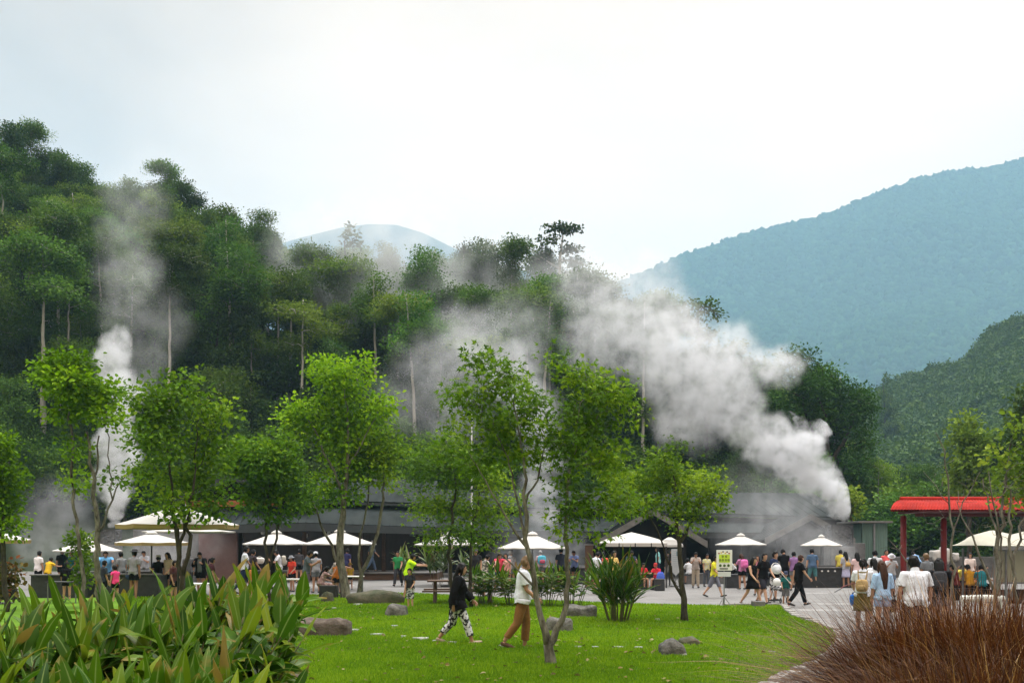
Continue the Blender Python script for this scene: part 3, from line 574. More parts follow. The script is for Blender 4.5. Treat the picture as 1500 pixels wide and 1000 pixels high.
def forest():
    rng = np.random.default_rng(77); pr = {k: [proto(k, 100 + 10 * i + j) for j in range(3 if k in ('broad', 'round') else 2)] for i, k in enumerate(KL)}
    def put(k, x, y, z, s, label=None, group='forest trees on the steep hill'):
        tm, cm = pr[k][rng.integers(len(pr[k]))]
        root = empty({'bush': 'forest_bush', 'broad': 'broadleaf_tree', 'round': 'round_tree', 'tall': 'slender_tree', 'airy': 'slender_tree', 'cone': 'conifer'}[k], (x, y, z), rng.uniform(0, 6.28), label or KL[k], 'bush' if k == 'bush' else 'tree', group)
        root.scale = (s * rng.uniform(.9, 1.15), s * rng.uniform(.9, 1.15), s)
        for nm, me in (('trunk', tm), ('crown', cm)):
            o = bpy.data.objects.new(nm, me); COL.objects.link(o); o.parent = root
    y = 80.0; cnt = 0
    while y < 131:
        sp = 4.2 + (y - 76) * .018; x = -(770) * y / F
        while x < 620 * y / F:
            xx, yy = x + rng.normal(0, 1.1), y + rng.normal(0, 1.1); u = 750 + 1500 * xx / yy; yr = float(np.interp(u, R_U, R_D)); x += sp
            if yy > yr + 2.5: continue
            z = float(hillz(np.array(xx), np.array(yy))); H = CAMZ + (HOR - float(np.interp(u, R_U, R_Y))) / F * yr
            if H - z < 3.5: continue
            near = yy < 86; ridge = yy > yr - 7; q = rng.random()
            dark = 1.0 if u < 760 else .6
            if near: k = 'bush' if q < .45 else ('round' if q < .85 else ('tall' if q < .92 else 'airy'))
            elif ridge and u > 395: k = 'airy' if q < .45 else ('round' if q < .65 else ('tall' if q < .8 else 'broad'))
            else: k = 'broad' if q < .38 else ('round' if q < .70 else ('tall' if q < .82 else ('airy' if q < .95 else 'cone')))
            s = rng.uniform(.62, 1.05)
            if ridge and k in ('tall', 'airy'): s *= .7 if u > 395 else .6
            if u > 1000: s = min(s, max(.45, (H - z) / 15))
            put(k, xx, yy, z - .2, s); cnt += 1
        y += sp * .88
    for u in np.arange(-60, 1000, 15):                      # the ridge line, close set
        yr = float(np.interp(u, R_U, R_D)) - rng.uniform(-1, 5); xx = (u + rng.normal(0, 5) - 750) * yr / F; z = float(hillz(np.array(xx), np.array(yr)))
        put(('broad', 'round', 'airy', 'tall')[rng.choice(4, p=(.45, .25, .15, .15) if u < 400 else (.15, .25, .4, .2))], xx, yr, z - .2, rng.uniform(.72, .9)); cnt += 1
    for i in range(130):                                    # undergrowth between the trunks
        u = rng.uniform(-40, 1130); yy = rng.uniform(78, 104); xx = (u - 750) * yy / F
        if yy > float(np.interp(u, R_U, R_D)): continue
        z = float(hillz(np.array(xx), np.array(yy))); put('bush', xx, yy, z - .2, rng.uniform(.7, 1.35))
    for i in range(30):                                     # slender pale stems standing clear of the mass
        u = rng.uniform(-20, 900); yy = rng.uniform(80, 100); xx = (u - 750) * yy / F
        z = float(hillz(np.array(xx), np.array(yy))); put('tall' if rng.random() < .7 else 'airy', xx, yy, z - .2, rng.uniform(.85, 1.1)); cnt += 1
    print('forest trees', cnt)
    # trees beyond the plaza on the right, in front of the darker hill
    lab = 'bushy green tree in the belt of trees behind the red pavilion'
    for (u, d, k, s) in ((1300, 74, 'bush', 1.0), (1322, 78, 'bush', 1.25), (1345, 72, 'bush', 1.1), (1372, 76, 'bush', 1.3), (1398, 73, 'bush', 1.1), (1430, 70, 'bush', 1.2), (1462, 74, 'bush', 1.35), (1490, 70, 'bush', 1.2), (1512, 74, 'bush', 1.3),
                         (1310, 92, 'round', .62), (1335, 96, 'round', .7), (1368, 92, 'round', .72), (1405, 98, 'round', .75), (1440, 92, 'broad', .68), (1478, 96, 'round', .85), (1508, 90, 'broad', .85),
                         (1285, 84, 'bush', 1.3), (1330, 120, 'broad', .7), (1380, 125, 'round', .75), (1425, 118, 'broad', .8), (1470, 122, 'round', .9), (1515, 118, 'broad', 1.0), (1290, 130, 'round', .8)):
        p = GX(u, d); put(k, p.x, p.y, -.1, s, lab if k != 'bush' else 'rounded green bush in the undergrowth behind the red pavilion', 'trees behind the red pavilion')
    for (u, y, d, s) in ((1297, 560, 300, 1.3),):
        p = GX(u, d); put('cone', p.x, p.y, CAMZ + (HOR - y) / F * d - 17 * .9 * s, s, 'dark conifer standing alone at the foot of the dark right hill, against the blue mountain', 'trees behind the red pavilion')
    # specimen trees rising above the others
    g = 'tall trees above the forest canopy'
    ptree('tall_tree', 'tallest ridge tree with a lopsided crown on a long pale trunk', 'tree', 114,
        [[(824, 640, .40), (822, 560, .36), (820, 480, .34), (819, 420, .30), (820, 380, .22), (824, 350, .12), (826, 332, .05)], [(820, 400, .16), (805, 385, .12), (790, 375, .08)]],
        [(822, 333, 28, 4), (840, 336, 18, 4), (802, 350, 20, 5), (795, 366, 18, 5), (786, 382, 18, 5), (840, 362, 16, 6), (845, 380, 20, 7), (828, 398, 34, 8), (800, 405, 22, 6), (850, 400, 18, 8)],
        fol_dark, tpl=LEAF2, n_att=150, n_leaf=20, size=.34, spread=.36, bark=bark_pale, seed=201, rt=.02, step=.8, group=g, tmean=.35, r0=.15, flat=.5)
    ptree('tall_tree', 'dark layered tree standing clear of the steam against the blue mountain', 'tree', 92,
        [[(1030, 760, .35), (1028, 650, .32), (1026, 560, .26), (1024, 500, .2), (1022, 460, .1)]],
        [(1018, 448, 30, 9), (1040, 445, 16, 8), (992, 458, 18, 10), (1052, 462, 12, 8), (1008, 474, 36, 9), (1035, 490, 24, 8), (1080, 508, 20, 9), (1050, 525, 30, 16), (1020, 545, 34, 24), (1085, 545, 30, 26)],
        fol_mid, tpl=LEAF2, n_att=230, n_leaf=24, size=.28, spread=.42, bark=bark_dark, seed=202, rt=.02, step=.7, group=g, tmean=.4, r0=.15, flat=.6)
    ptree('tall_tree', 'great bushy tree behind the right end of the pavilion, with a loose upper tuft', 'tree', 84,
        [[(1218, 800, .5), (1215, 720, .42), (1212, 660, .36), (1208, 610, .25), (1195, 570, .12)], [(1215, 690, .3), (1240, 640, .2), (1258, 600, .1)], [(1214, 670, .25), (1190, 630, .2), (1175, 590, .1)]],
        [(1175, 524, 30, 9), (1150, 532, 26, 9), (1215, 545, 36, 12), (1125, 545, 26, 12), (1262, 585, 24, 12), (1278, 625, 16, 18), (1240, 572, 34, 16), (1180, 570, 40, 22), (1252, 605, 28, 20), (1205, 610, 44, 26), (1165, 620, 34, 26), (1262, 648, 26, 24), (1215, 660, 50, 26), (1170, 680, 40, 30), (1250, 695, 34, 28), (1205, 715, 44, 26), (1262, 738, 28, 24), (1220, 760, 40, 24), (1130, 600, 34, 34), (1130, 680, 34, 34)],
        fol_mid, tpl=LEAF2, n_att=520, n_leaf=50, size=.23, spread=.42, bark=bark_dark, seed=203, rt=.02, step=.6, group=g, tmean=.45, r0=.2)
    ptree('leafy_tree', 'yellow green tree with a domed crown rising above the red pavilion roof', 'tree', 62,
        [[(1420, 800, .22), (1419, 740, .18), (1418, 690, .14), (1420, 640, .07)]],
        [(1420, 618, 18, 12), (1412, 645, 22, 16), (1430, 650, 18, 14), (1418, 678, 28, 16), (1402, 700, 20, 14), (1438, 700, 18, 16)],
        fol_light, tpl=LEAF2, n_att=170, n_leaf=18, size=.26, spread=.32, bark=bark_dark, seed=204, rt=.012, step=.5, group=g, tmean=.6, r0=.1)
    ptree('leafy_tree', 'yellow green tree cut by the right edge, tall over the stall roof', 'tree', 58,
        [[(1502, 810, .22), (1500, 740, .18), (1500, 680, .14), (1498, 600, .07)]],
        [(1496, 585, 16, 12), (1505, 610, 22, 18), (1490, 640, 18, 16), (1515, 660, 24, 24), (1495, 690, 20, 18), (1510, 720, 22, 18)],
        fol_light, tpl=LEAF2, n_att=150, n_leaf=18, size=.26, spread=.32, bark=bark_dark, seed=205, rt=.012, step=.5, group=g, tmean=.5, r0=.1)
    ptree('palm_shrub', 'small bright shrub leaning out beside the shed roof at the right steam vent', 'shrub', 66,
        [[(1250, 790, .08), (1248, 750, .06), (1246, 725, .03)]], [(1240, 722, 8, 6), (1252, 728, 8, 8), (1262, 745, 8, 8), (1248, 740, 10, 8)],
        yellow_leaf, tpl=LEAF2, n_att=60, n_leaf=12, size=.22, spread=.25, bark=bark_dark, seed=206, rt=.01, step=.3, group='shrubs', tmean=.4)
    # far-off woods that read as one mass
    def wood_mass(name, label, zf, pts, ch, cw, per, leaf, mat, seed, flat=.75, tv=.2):
        r = np.random.default_rng(seed); n = len(pts); x, y = pts[:, 0], pts[:, 1]; z = zf(x, y)
        s = ch * r.uniform(.65, 1.35, n); w = cw * r.uniform(.7, 1.3, n); t0 = np.clip(.5 + tv * r.standard_normal(n), 0, 1)
        u = r.standard_normal((n, per, 3)); u /= np.linalg.norm(u, axis=2, keepdims=True); u[..., 2] = np.abs(u[..., 2]) * 1.1 - .12
        lump = 1 + .22 * np.sin(u[..., 0] * 4 + r.uniform(0, 6, n)[:, None]) * np.sin(u[..., 1] * 5 + 2 * u[..., 2])
        P = np.stack([x, y, z], 1)[:, None] + u * np.stack([w, w, s * flat], 1)[:, None] * lump[..., None] * r.uniform(.82, 1.05, (n, per, 1))
        D = r.standard_normal((n, per, 3)); Nn = u + .5 * r.standard_normal((n, per, 3))
        ti = np.clip(t0[:, None] + tv * .5 * r.standard_normal((n, per)), 0, 1)
        mb = MB(); leaf_batch(mb, P.reshape(-1, 3), D.reshape(-1, 3), Nn.reshape(-1, 3), leaf * r.uniform(.6, 1.3, n * per), ti.reshape(-1), LEAF1)
        tag(mb.build(name, mat), label, 'forest', kind='stuff')
    def dome_mass(name, label, zf, pts, ch, cw, mat, seed, tv):
        r = np.random.default_rng(seed); n = len(pts); x, y = pts[:, 0], pts[:, 1]; z = zf(x, y)
        th = np.arange(7) * 2 * np.pi / 7; T = [(math.cos(a) * q, math.sin(a) * q, h) for q, h in ((1.0, -.5), (1.02, .15), (.72, .68)) for a in th] + [(0, 0, 1.0)]; T = np.array(T)
        s = np.stack([cw * r.uniform(.55, 1.35, n), cw * r.uniform(.55, 1.35, n), ch * r.uniform(.5, 1.4, n)], 1)
        V = np.stack([x, y, z], 1)[:, None] + T[None] * s[:, None] * (1 + .20 * r.standard_normal((n, 22, 1))) + r.standard_normal((n, 22, 3)) * .10 * s[:, None]
        q = np.array([(k * 7 + j, k * 7 + (j + 1) % 7, k * 7 + 7 + (j + 1) % 7, k * 7 + 7 + j) for k in range(2) for j in range(7)]); t3 = np.array([(14 + j, 14 + (j + 1) % 7, 21) for j in range(7)])
        o_ = np.arange(n)[:, None, None] * 22; t0 = np.clip(.5 + tv * r.standard_normal(n), 0, 1); mb = MB()
        mb.add(V.reshape(-1, 3), (o_ + q[None]).reshape(-1, 4), 0, np.clip(np.repeat(t0, 14) + .08 * r.standard_normal(n * 14), 0, 1)); mb.f.append((o_ + t3[None]).reshape(-1, 3).astype(np.int32)); mb.m.append(np.zeros(n * 7, np.int32)); mb.t.append(np.repeat(t0, 7).astype(np.float32))
        tag(mb.build(name, mat, smooth=True), label, 'forest', kind='stuff')
    def scatter(n, u0, u1, d0, d1, seed, p=1.0):
        r = np.random.default_rng(seed); d = np.sqrt(d0 ** 2 + (d1 ** 2 - d0 ** 2) * r.random(n)); u = r.uniform(u0, u1, n)
        return np.stack([(u - 750) * d / 1500, d], 1)
    dome_mass('mountain_forest', 'blue hazy forest covering the big mountain on the right', zA, scatter(30000, 780, 1620, 1350, 2520, 11), 10, 9.5, fol_far_haze, 12, .28)
    wood_mass('hill_forest', 'dark forest covering the right hill in front of the mountain', zB, scatter(1900, 1255, 1620, 180, 406, 13), 6.5, 4.6, 420, .95, fol_hill, 14, tv=.2)
forest()

# ------------------------------------------------------------------ buildings and built things
roof_grey = surf('roof_metal', (0.013, 0.018, 0.018), 0.8, 0.3, 1.2, col2=(0.030, 0.037, 0.036), spec=0.06, stretch=(1, .2, 1))
dark_wood = surf('dark_wood', (0.007, 0.006, 0.005), 0.85, 0.4, 4, spec=.15, col2=(0.016, 0.012, 0.010), stretch=(1, 1, .15))
brown_wood = surf('brown_wood', (0.075, 0.04, 0.022), 0.75, 0.35, 5, bump=.3, stretch=(.2, 1, 1))
orange_wood = surf('orange_wood', (0.30, 0.085, 0.030), 0.7, 0.25, 3, stretch=(.2, 1, 1))
fascia_m = surf('fascia_metal', (0.028, 0.034, 0.036), 0.5, 0.2, 3)
beam_grey = surf('weathered_beam', (0.13, 0.125, 0.115), 0.8, 0.25, 5, bump=.3)
stone_grey = surf('stone_wall', (0.11, 0.107, 0.104), 0.9, 0.35, 2.5, bump=.5)
stone_black = surf('black_stone', (0.022, 0.023, 0.024), 0.55, 0.4, 5, bump=.3)
pink_wall = surf('pink_plaster', (0.13, 0.075, 0.07), 0.9, 0.2, 1.5)
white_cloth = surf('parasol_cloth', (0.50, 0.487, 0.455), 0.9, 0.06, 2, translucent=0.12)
shaded_cloth = surf('parasol_underside_shade', (0.40, 0.28, 0.14), 0.9, 0.08, 2, translucent=0.15)  # tan puts the shade under the canopy into the cloth colour
steel = surf('grey_steel', (0.20, 0.21, 0.22), 0.4, 0.15, 6, metallic=.6)
black_metal = surf('black_metal', (0.02, 0.02, 0.02), 0.45, 0.2, 6)
white_paint = surf('white_paint', (0.72, 0.72, 0.70), 0.6, 0.06, 5)

def seam_roof(b, a0, a1, c0, c1, n, m=0, thick=.08, rib=.03):
    """roof slab from eave edge a0-a1 up to top edge c0-c1 with n standing seams"""
    a0, a1, c0, c1 = map(Vector, (a0, a1, c0, c1)); nr = (a1 - a0).cross(c0 - a0).normalized()
    if nr.z < 0: nr = -nr
    dn = -nr * thick; b.hexa([a0 + dn, a1 + dn, c1 + dn, c0 + dn, a0, a1, c1, c0], m)
    for i in range(n + 1):
        f = i / n; p, q = a0.lerp(a1, f), c0.lerp(c1, f); s = (a1 - a0).normalized() * .02; h = nr * rib
        b.hexa([p - s + nr * .003, p + s + nr * .003, q + s + nr * .003, q - s + nr * .003, p - s + h, p + s + h, q + s + h, q - s + h], m)
def pavilion():
    root = empty('pavilion', GX(800, 60), 0, 'long low open sided pavilion with two tiers of grey metal roof behind the crowd', 'building'); o0 = root.location.copy()
    def P(x, y, d): return W(x, y, d) - o0
    def bx(b, x0, x1, z0, z1, d0, d1, m=0):
        a, c = (x0 - 750) * d0 / F, (x1 - 750) * d0 / F
        b.box(((a + c) / 2 - o0.x, (d0 + d1) / 2 - o0.y, (z0 + z1) / 2), (abs(c - a), abs(d1 - d0), z1 - z0), m)
    # left wing: lower roof in two facets that meet at a hip
    b = MB(); e0, e1, e2 = P(300, 769, 50.5), P(448, 765, 52), P(640, 772, 58)
    t0, t1, t2 = P(330, 742, 54), P(452, 741, 55.5), P(640, 746, 61.5)
    seam_roof(b, e0, e1, t0, t1, 12); seam_roof(b, e1, e2, t1, t2, 18)
    ea, eb = P(600, 776, 60), P(1150, 780, 62); ta, tb = P(600, 748, 63.5), P(1150, 765, 66); seam_roof(b, ea, eb, ta, tb, 46)
    b.build('lower_roof', roof_grey, root)
    b = MB(); u0, u1, v0, v1 = P(455, 731, 55.2), P(640, 737, 60.8), P(470, 697, 60.5), P(640, 704, 66); seam_roof(b, u0, u1, v0, v1, 14)
    u2, u3 = P(600, 738, 63.2), P(1245, 757, 66); v2, v3 = P(600, 716, 68), P(1190, 722, 72); seam_roof(b, u2, u3, v2, v3, 44)
    b.build('upper_roof', roof_grey, root)
    # fascias and gutters
    b = MB()
    for p, q, h in ((e0, e1, .42), (e1, e2, .42), (ea, eb, .35)):
        n = (q - p).cross(Vector((0, 0, 1))).normalized() * .06; dz = Vector((0, 0, -h)); b.hexa([p + dz, q + dz, q + dz - n, p + dz - n, p + Vector((0, 0, -.03)), q + Vector((0, 0, -.03)), q - n + Vector((0, 0, -.03)), p - n + Vector((0, 0, -.03))])
    for p, q, h in ((u0, u1, .12), (u2, u3, .12)):
        n = (q - p).cross(Vector((0, 0, 1))).normalized() * .05; dz = Vector((0, 0, -h - .085)); b.hexa([p + dz, q + dz, q + dz - n, p + dz - n, p + Vector((0, 0, -.085)), q + Vector((0, 0, -.085)), q - n + Vector((0, 0, -.085)), p - n + Vector((0, 0, -.085))])
    b.build('fascia', fascia_m, root)
    # dark clerestory between the two roofs
    b = MB()
    for p, q, h0, h1 in ((t1 + Vector((0, .5, 0)), t2 + Vector((0, .5, 0)), -.5, .75), (ta + Vector((0, .4, 0)), tb + Vector((4.2, .4, 0)), -.4, .75)):
        n = Vector((0, .2, 0)); b.hexa([p + Vector((0, 0, h0)), q + Vector((0, 0, h0)), q + n + Vector((0, 0, h0)), p + n + Vector((0, 0, h0)), p + Vector((0, 0, h1 - .6)), q + Vector((0, 0, h1 - .6)), q + n + Vector((0, 0, h1 - .6)), p + n + Vector((0, 0, h1 - .6))])
    b.build('clerestory', dark_wood, root)
    # cross gable above the left end, orange boards under it
    b = MB(); r0, r1 = P(338, 694, 53), P(462, 731, 53.5); r2, r3 = P(338, 694, 61), P(462, 731, 61); seam_roof(b, r1, r3, r0, r2, 9)
    l1 = P(240, 734, 53); l3 = P(240, 734, 61); seam_roof(b, l1, l3, r0, r2, 9); b.build('gable_roof', roof_grey, root)
    b = MB(); 
    for p, q in ((r0, r1), (r0, l1)):
        dz = Vector((0, 0, -.30)); n = Vector((0, -.07, 0)); b.hexa([p + dz, q + dz, q + dz + n, p + dz + n, p, q, q + n, p + n])
    b.build('barge_board', fascia_m, root)
    b = MB(); g0, g1, g2 = P(262, 738, 53.6), P(448, 738, 53.6), P(338, 703, 53.6); n = Vector((0, .2, 0)); b.add(np.array([tuple(v) for v in (g0, g1, g2, g0 + n, g1 + n, g2 + n)]), [np.array([(0, 1, 2), (5, 4, 3)]), np.array([(1, 0, 3, 4), (2, 1, 4, 5), (0, 2, 5, 3)])]); b.build('gable_wall', dark_wood, root)
    b = MB(); q0, q1 = P(262, 742, 53.4), P(425, 741, 53.4); b.hexa([q0, q1, q1 + n * .5, q0 + n * .5, q0 + Vector((0, 0, .32)), q1 + Vector((0, 0, .32)), q1 + n * .5 + Vector((0, 0, .32)), q0 + n * .5 + Vector((0, 0, .32))]); b.build('orange_board', orange_wood, root)
    # back wall, floor step, posts
    b = MB(); bx(b, 280, 1240, 0, 3.4, 69, 69.3); b.build('back_wall', dark_wood, root)
    b = MB(); bx(b, 345, 640, 0.02, .36, 55.0, 60); b.build('deck_step', brown_wood, root)
    b = MB(); bx(b, 345, 640, 0.365, .42, 54.9, 60); b.build('deck_edge', stone_grey, root)
    for (x, d) in ((352, 53), (400, 53.5), (446, 54), (494, 56), (528, 57), (562, 58), (612, 59.5), (700, 62), (765, 62), (835, 62), (905, 62), (1040, 63), (1100, 63), (1140, 63)):
        b = MB(); p = GX(x, d); b.box((p.x - o0.x, d - o0.y, 1.3), (.2, .2, 2.58)); b.build('post', brown_wood if x in (446, 528, 562, 494) else dark_wood, root, bevel=.01)
    for (x, y, d) in ((415, 795, 57), (482, 783, 58), (385, 781, 55), (448, 786, 56)):
        b = MB(); c = P(x, y, d); b.tube([c + Vector((0, 0, .9)), c + Vector((0, 0, .2))], .008, 4, 1); b.lathe([(0.001, .22), (.09, .18), (.11, .05), (.09, -.05), (.001, -.06)], tuple(c), 10, 0); b.build('hanging_lamp', [white_paint, black_metal], root)
    # two entrance gables of weathered boards
    for (xp, yp, xl, xr, ye, d, tag_) in ((957, 745, 872, 1036, 793, 57, 0), (1188, 753, 1120, 1252, 789, 58, 1)):
        b = MB(); pk = P(xp, yp, d); L_, R_ = P(xl, ye, d), P(xr, ye, d); dy = Vector((0, 6.5, 0)); seam_roof(b, L_, L_ + dy, pk, pk + dy, 8, rib=.03); seam_roof(b, R_, R_ + dy, pk, pk + dy, 8, rib=.03); b.build('porch_roof', roof_grey, root)
        b = MB(); dz = Vector((0, 0, -.34)); n = Vector((0, -.10, 0)); up = Vector((0, 0, .03))
        for q in (L_, R_): b.hexa([pk + dz, q + dz, q + dz + n, pk + dz + n, pk + up, q + up, q + n + up, pk + n + up])
        b.build('porch_barge', beam_grey, root)
        b = MB(); w = Vector((0, .12, 0)); gy = Vector((0, .9, -.1)); a_, c_, t_ = L_ + gy + Vector((.6, 0, 0)), R_ + gy - Vector((.6, 0, 0)), pk + gy - Vector((0, 0, .25)); b.add(np.array([tuple(v) for v in (a_, c_, t_, a_ + w, c_ + w, t_ + w)]), [np.array([(0, 1, 2), (5, 4, 3)]), np.array([(1, 0, 3, 4), (2, 1, 4, 5), (0, 2, 5, 3)])]); b.build('porch_gable', dark_wood, root)
        for q in (L_, R_):
            b = MB(); cx = q.x + (1.2 if q is L_ else -1.2); b.box((cx, d + .5 - o0.y, 1.15), (.24, .24, 2.28)); b.build('porch_post', dark_wood, root, bevel=.01)
pavilion()

def built():
    # left stone shelter wall
    a, c = GX(196, 53), GX(292, 53); b = MB(); b.box((0, 0, 1.35), (c.x - a.x, .3, 2.7)); b.build('boundary_wall', stone_grey, None, loc=((a.x + c.x) / 2, 53, 0), bevel=.03)
    tag(bpy.data.objects['boundary_wall'], 'pale grey wall veiled by steam behind the parasols on the left', 'wall')
    a, c = GX(292, 52), GX(348, 52); b = MB(); b.box((0, 0, 1.35), (c.x - a.x, .3, 2.7)); tag(b.build('pink_wall', pink_wall, None, loc=((a.x + c.x) / 2, 52, 0), bevel=.03), 'dusty pink plastered wall at the left end of the pavilion', 'wall')
    # steam vents: basket of black rock on a stone pillar
    rng = np.random.default_rng(5)
    for (x, y0, y1, wpx, d, lab) in ((161, 775, 797, 24, 52, 'square black rock basket under the left steam plume, seen between two parasols'), (1229, 768, 800, 30, 56, 'dark rock filled cage under the thick white steam plume beside the green shed')):
        w = wpx * d / F; z1 = W(0, y0, d).z; z0 = W(0, y1, d).z; r = empty('steam_vent', GX(x, d), 0, lab, 'steam vent', 'steam vents')
        b = MB(); b.box((0, 0, z0 / 2), (w * 1.15, w * 1.15, z0)); b.build('pedestal', stone_grey, r, bevel=.03)
        b = MB(); b.box((0, 0, (z0 + z1) / 2), (w * .92, w * .92, z1 - z0 - .02)); 
        for i in range(70):
            s = rng.uniform(.05, .11); side = rng.integers(3); u, v = rng.uniform(-.46, .46), rng.uniform(0.05, .95)
            c = (u * w, -.47 * w, z0 + v * (z1 - z0)) if side == 0 else ((-.47 * w if side == 1 else .47 * w), u * w, z0 + v * (z1 - z0))
            b.ell(c, (s, s * .8, s * .7), 0, 6, 5)
        b.build('rock_fill', surf('dark_rock', (0.03, 0.031, 0.033), .7, .5, 6, bump=.5, col2=(.09, .09, .09)), r)
        b = MB()
        for sx in (-.5, .5):
            for sy in (-.5, .5): b.box((sx * w, sy * w, (z0 + z1) / 2), (.06, .06, z1 - z0))
        for sy in (-.5, .5): b.box((0, sy * w, z1 - .03), (w - .06, .06, .06)); b.box((0, sy * w, z0 + .03), (w - .06, .06, .06))
        b.build('cage', black_metal, r)
    # stone wall and green corrugated shed at the right end
    a, c = GX(1214, 57.5), GX(1268, 57.5); b = MB(); b.box((0, 0, 1.0), (c.x - a.x, .35, 2.0)); tag(b.build('stone_wall', stone_grey, None, loc=((a.x + c.x) / 2, 57.7, 0), bevel=.03), 'grey stone wall carrying the right rock cage, next to the green shed', 'wall')
    green = surf('green_sheet_metal', (0.115, 0.185, 0.155), .55, .2, 1.5, stretch=(1, 1, .2)); d = 58.5; a, c = GX(1263, d), GX(1300, d)
    r = empty('shed', ((a.x + c.x) / 2, d + 1.5, 0), 0, 'small pale green corrugated shed with a flat roof at the right end of the pavilion', 'shed'); w = c.x - a.x; b = MB(); h = W(0, 766, d).z
    n = 30; V = []
    for i in range(n + 1): x = -w / 2 + w * i / n; yy = -1.5 + (.03 if i % 2 else 0); V += [(x, yy, 0.01), (x, yy, h)]
    b.add(np.array(V), np.array([(2 * i, 2 * i + 2, 2 * i + 3, 2 * i + 1) for i in range(n)])); b.box((0, .3, h / 2), (w - .05, 3, h - .04)); b.build('wall', green, r)
    b = MB(); b.box((-.05, 0.2, h + .07), (w + .5, 4.0, .12)); b.build('roof', beam_grey, r, bevel=.01)
    b = MB(); b.box((-.05, -1.56, h / 2), (.1, .05, h - .06)); b.build('frame', steel, r)
    # dark sloping roof edge right of the plume
    # low black walls of the cooking pools
    for (x0, x1, y, d, lab, lamps) in ((1140, 1262, 832, 46, 'low black tiled wall of the cooking pool below the steamy parasol on the right', (1204, 1213, 1223)), (45, 128, 843, 36.5, 'low black pool wall behind the ginger leaves at far left', ()), (128, 232, 842, 37, 'low black pool wall below the two cream parasols, behind the man in a hat', ()), (738, 868, 832, 50, 'low black pool wall behind the middle ginger plants', ())):
        a, c = GX(x0, d), GX(x1, d); h = W(0, y, d).z; r = empty('pool_wall', ((a.x + c.x) / 2, d + 2, 0), 0, lab, 'pool wall', 'black walls of the cooking pools'); w = c.x - a.x
        b = MB(); b.box((0, -1.85, h / 2), (w, .3, h)); b.box((0, 1.85, h / 2), (w, .3, h)); b.box((-w / 2 + .15, 0, h / 2), (.3, 3.4, h)); b.box((w / 2 - .15, 0, h / 2), (.3, 3.4, h)); b.build('basin', stone_black, r, bevel=.01)
        b = MB(); b.box((0, -1.85, h + .03), (w + .06, .4, .05)); b.box((0, 1.85, h + .03), (w + .06, .4, .05)); b.build('coping', stone_grey, r, bevel=.008)
        b = MB(); b.sheet([(-w / 2 + .2, -1.7, h - .15), (w / 2 - .2, -1.7, h - .15), (w / 2 - .2, 1.7, h - .15), (-w / 2 + .2, 1.7, h - .15)]); b.build('water', surf('pool_water', (.08, .1, .1), .05, .1, 2), r)
        for lx in lamps: b = MB(); p = GX(lx, d); b.ell((p.x - (a.x + c.x) / 2, -2.01, h - .12), (.05, .02, .04), 0, 8, 5); b.build('lamp_disc', white_paint, r)
    # pale board and upright brown screen behind the crowd
    a = GX(863, 46); r = empty('wood_screen', a, 0, 'plain brown upright notice post with a pale cap between two trees', 'post'); b = MB(); b.box((0, 0, .95), (.36, .2, 1.9)); b.build('panel', brown_wood, r, bevel=.01); b = MB(); b.box((0, 0, 1.93), (.42, .26, .05)); b.build('cap', beam_grey, r)
    # grey parapet, pale boulders behind the pavilion
    a, c = GX(1290, 60), GX(1560, 60); h = W(0, 815, 60).z; b = MB(); b.box((0, 0, h / 2), (c.x - a.x, .4, h)); tag(b.build('parapet', stone_grey, None, loc=((a.x + c.x) / 2, 60, 0), bevel=.03), 'low grey stone parapet below the trees behind the red pavilion', 'wall')
built()

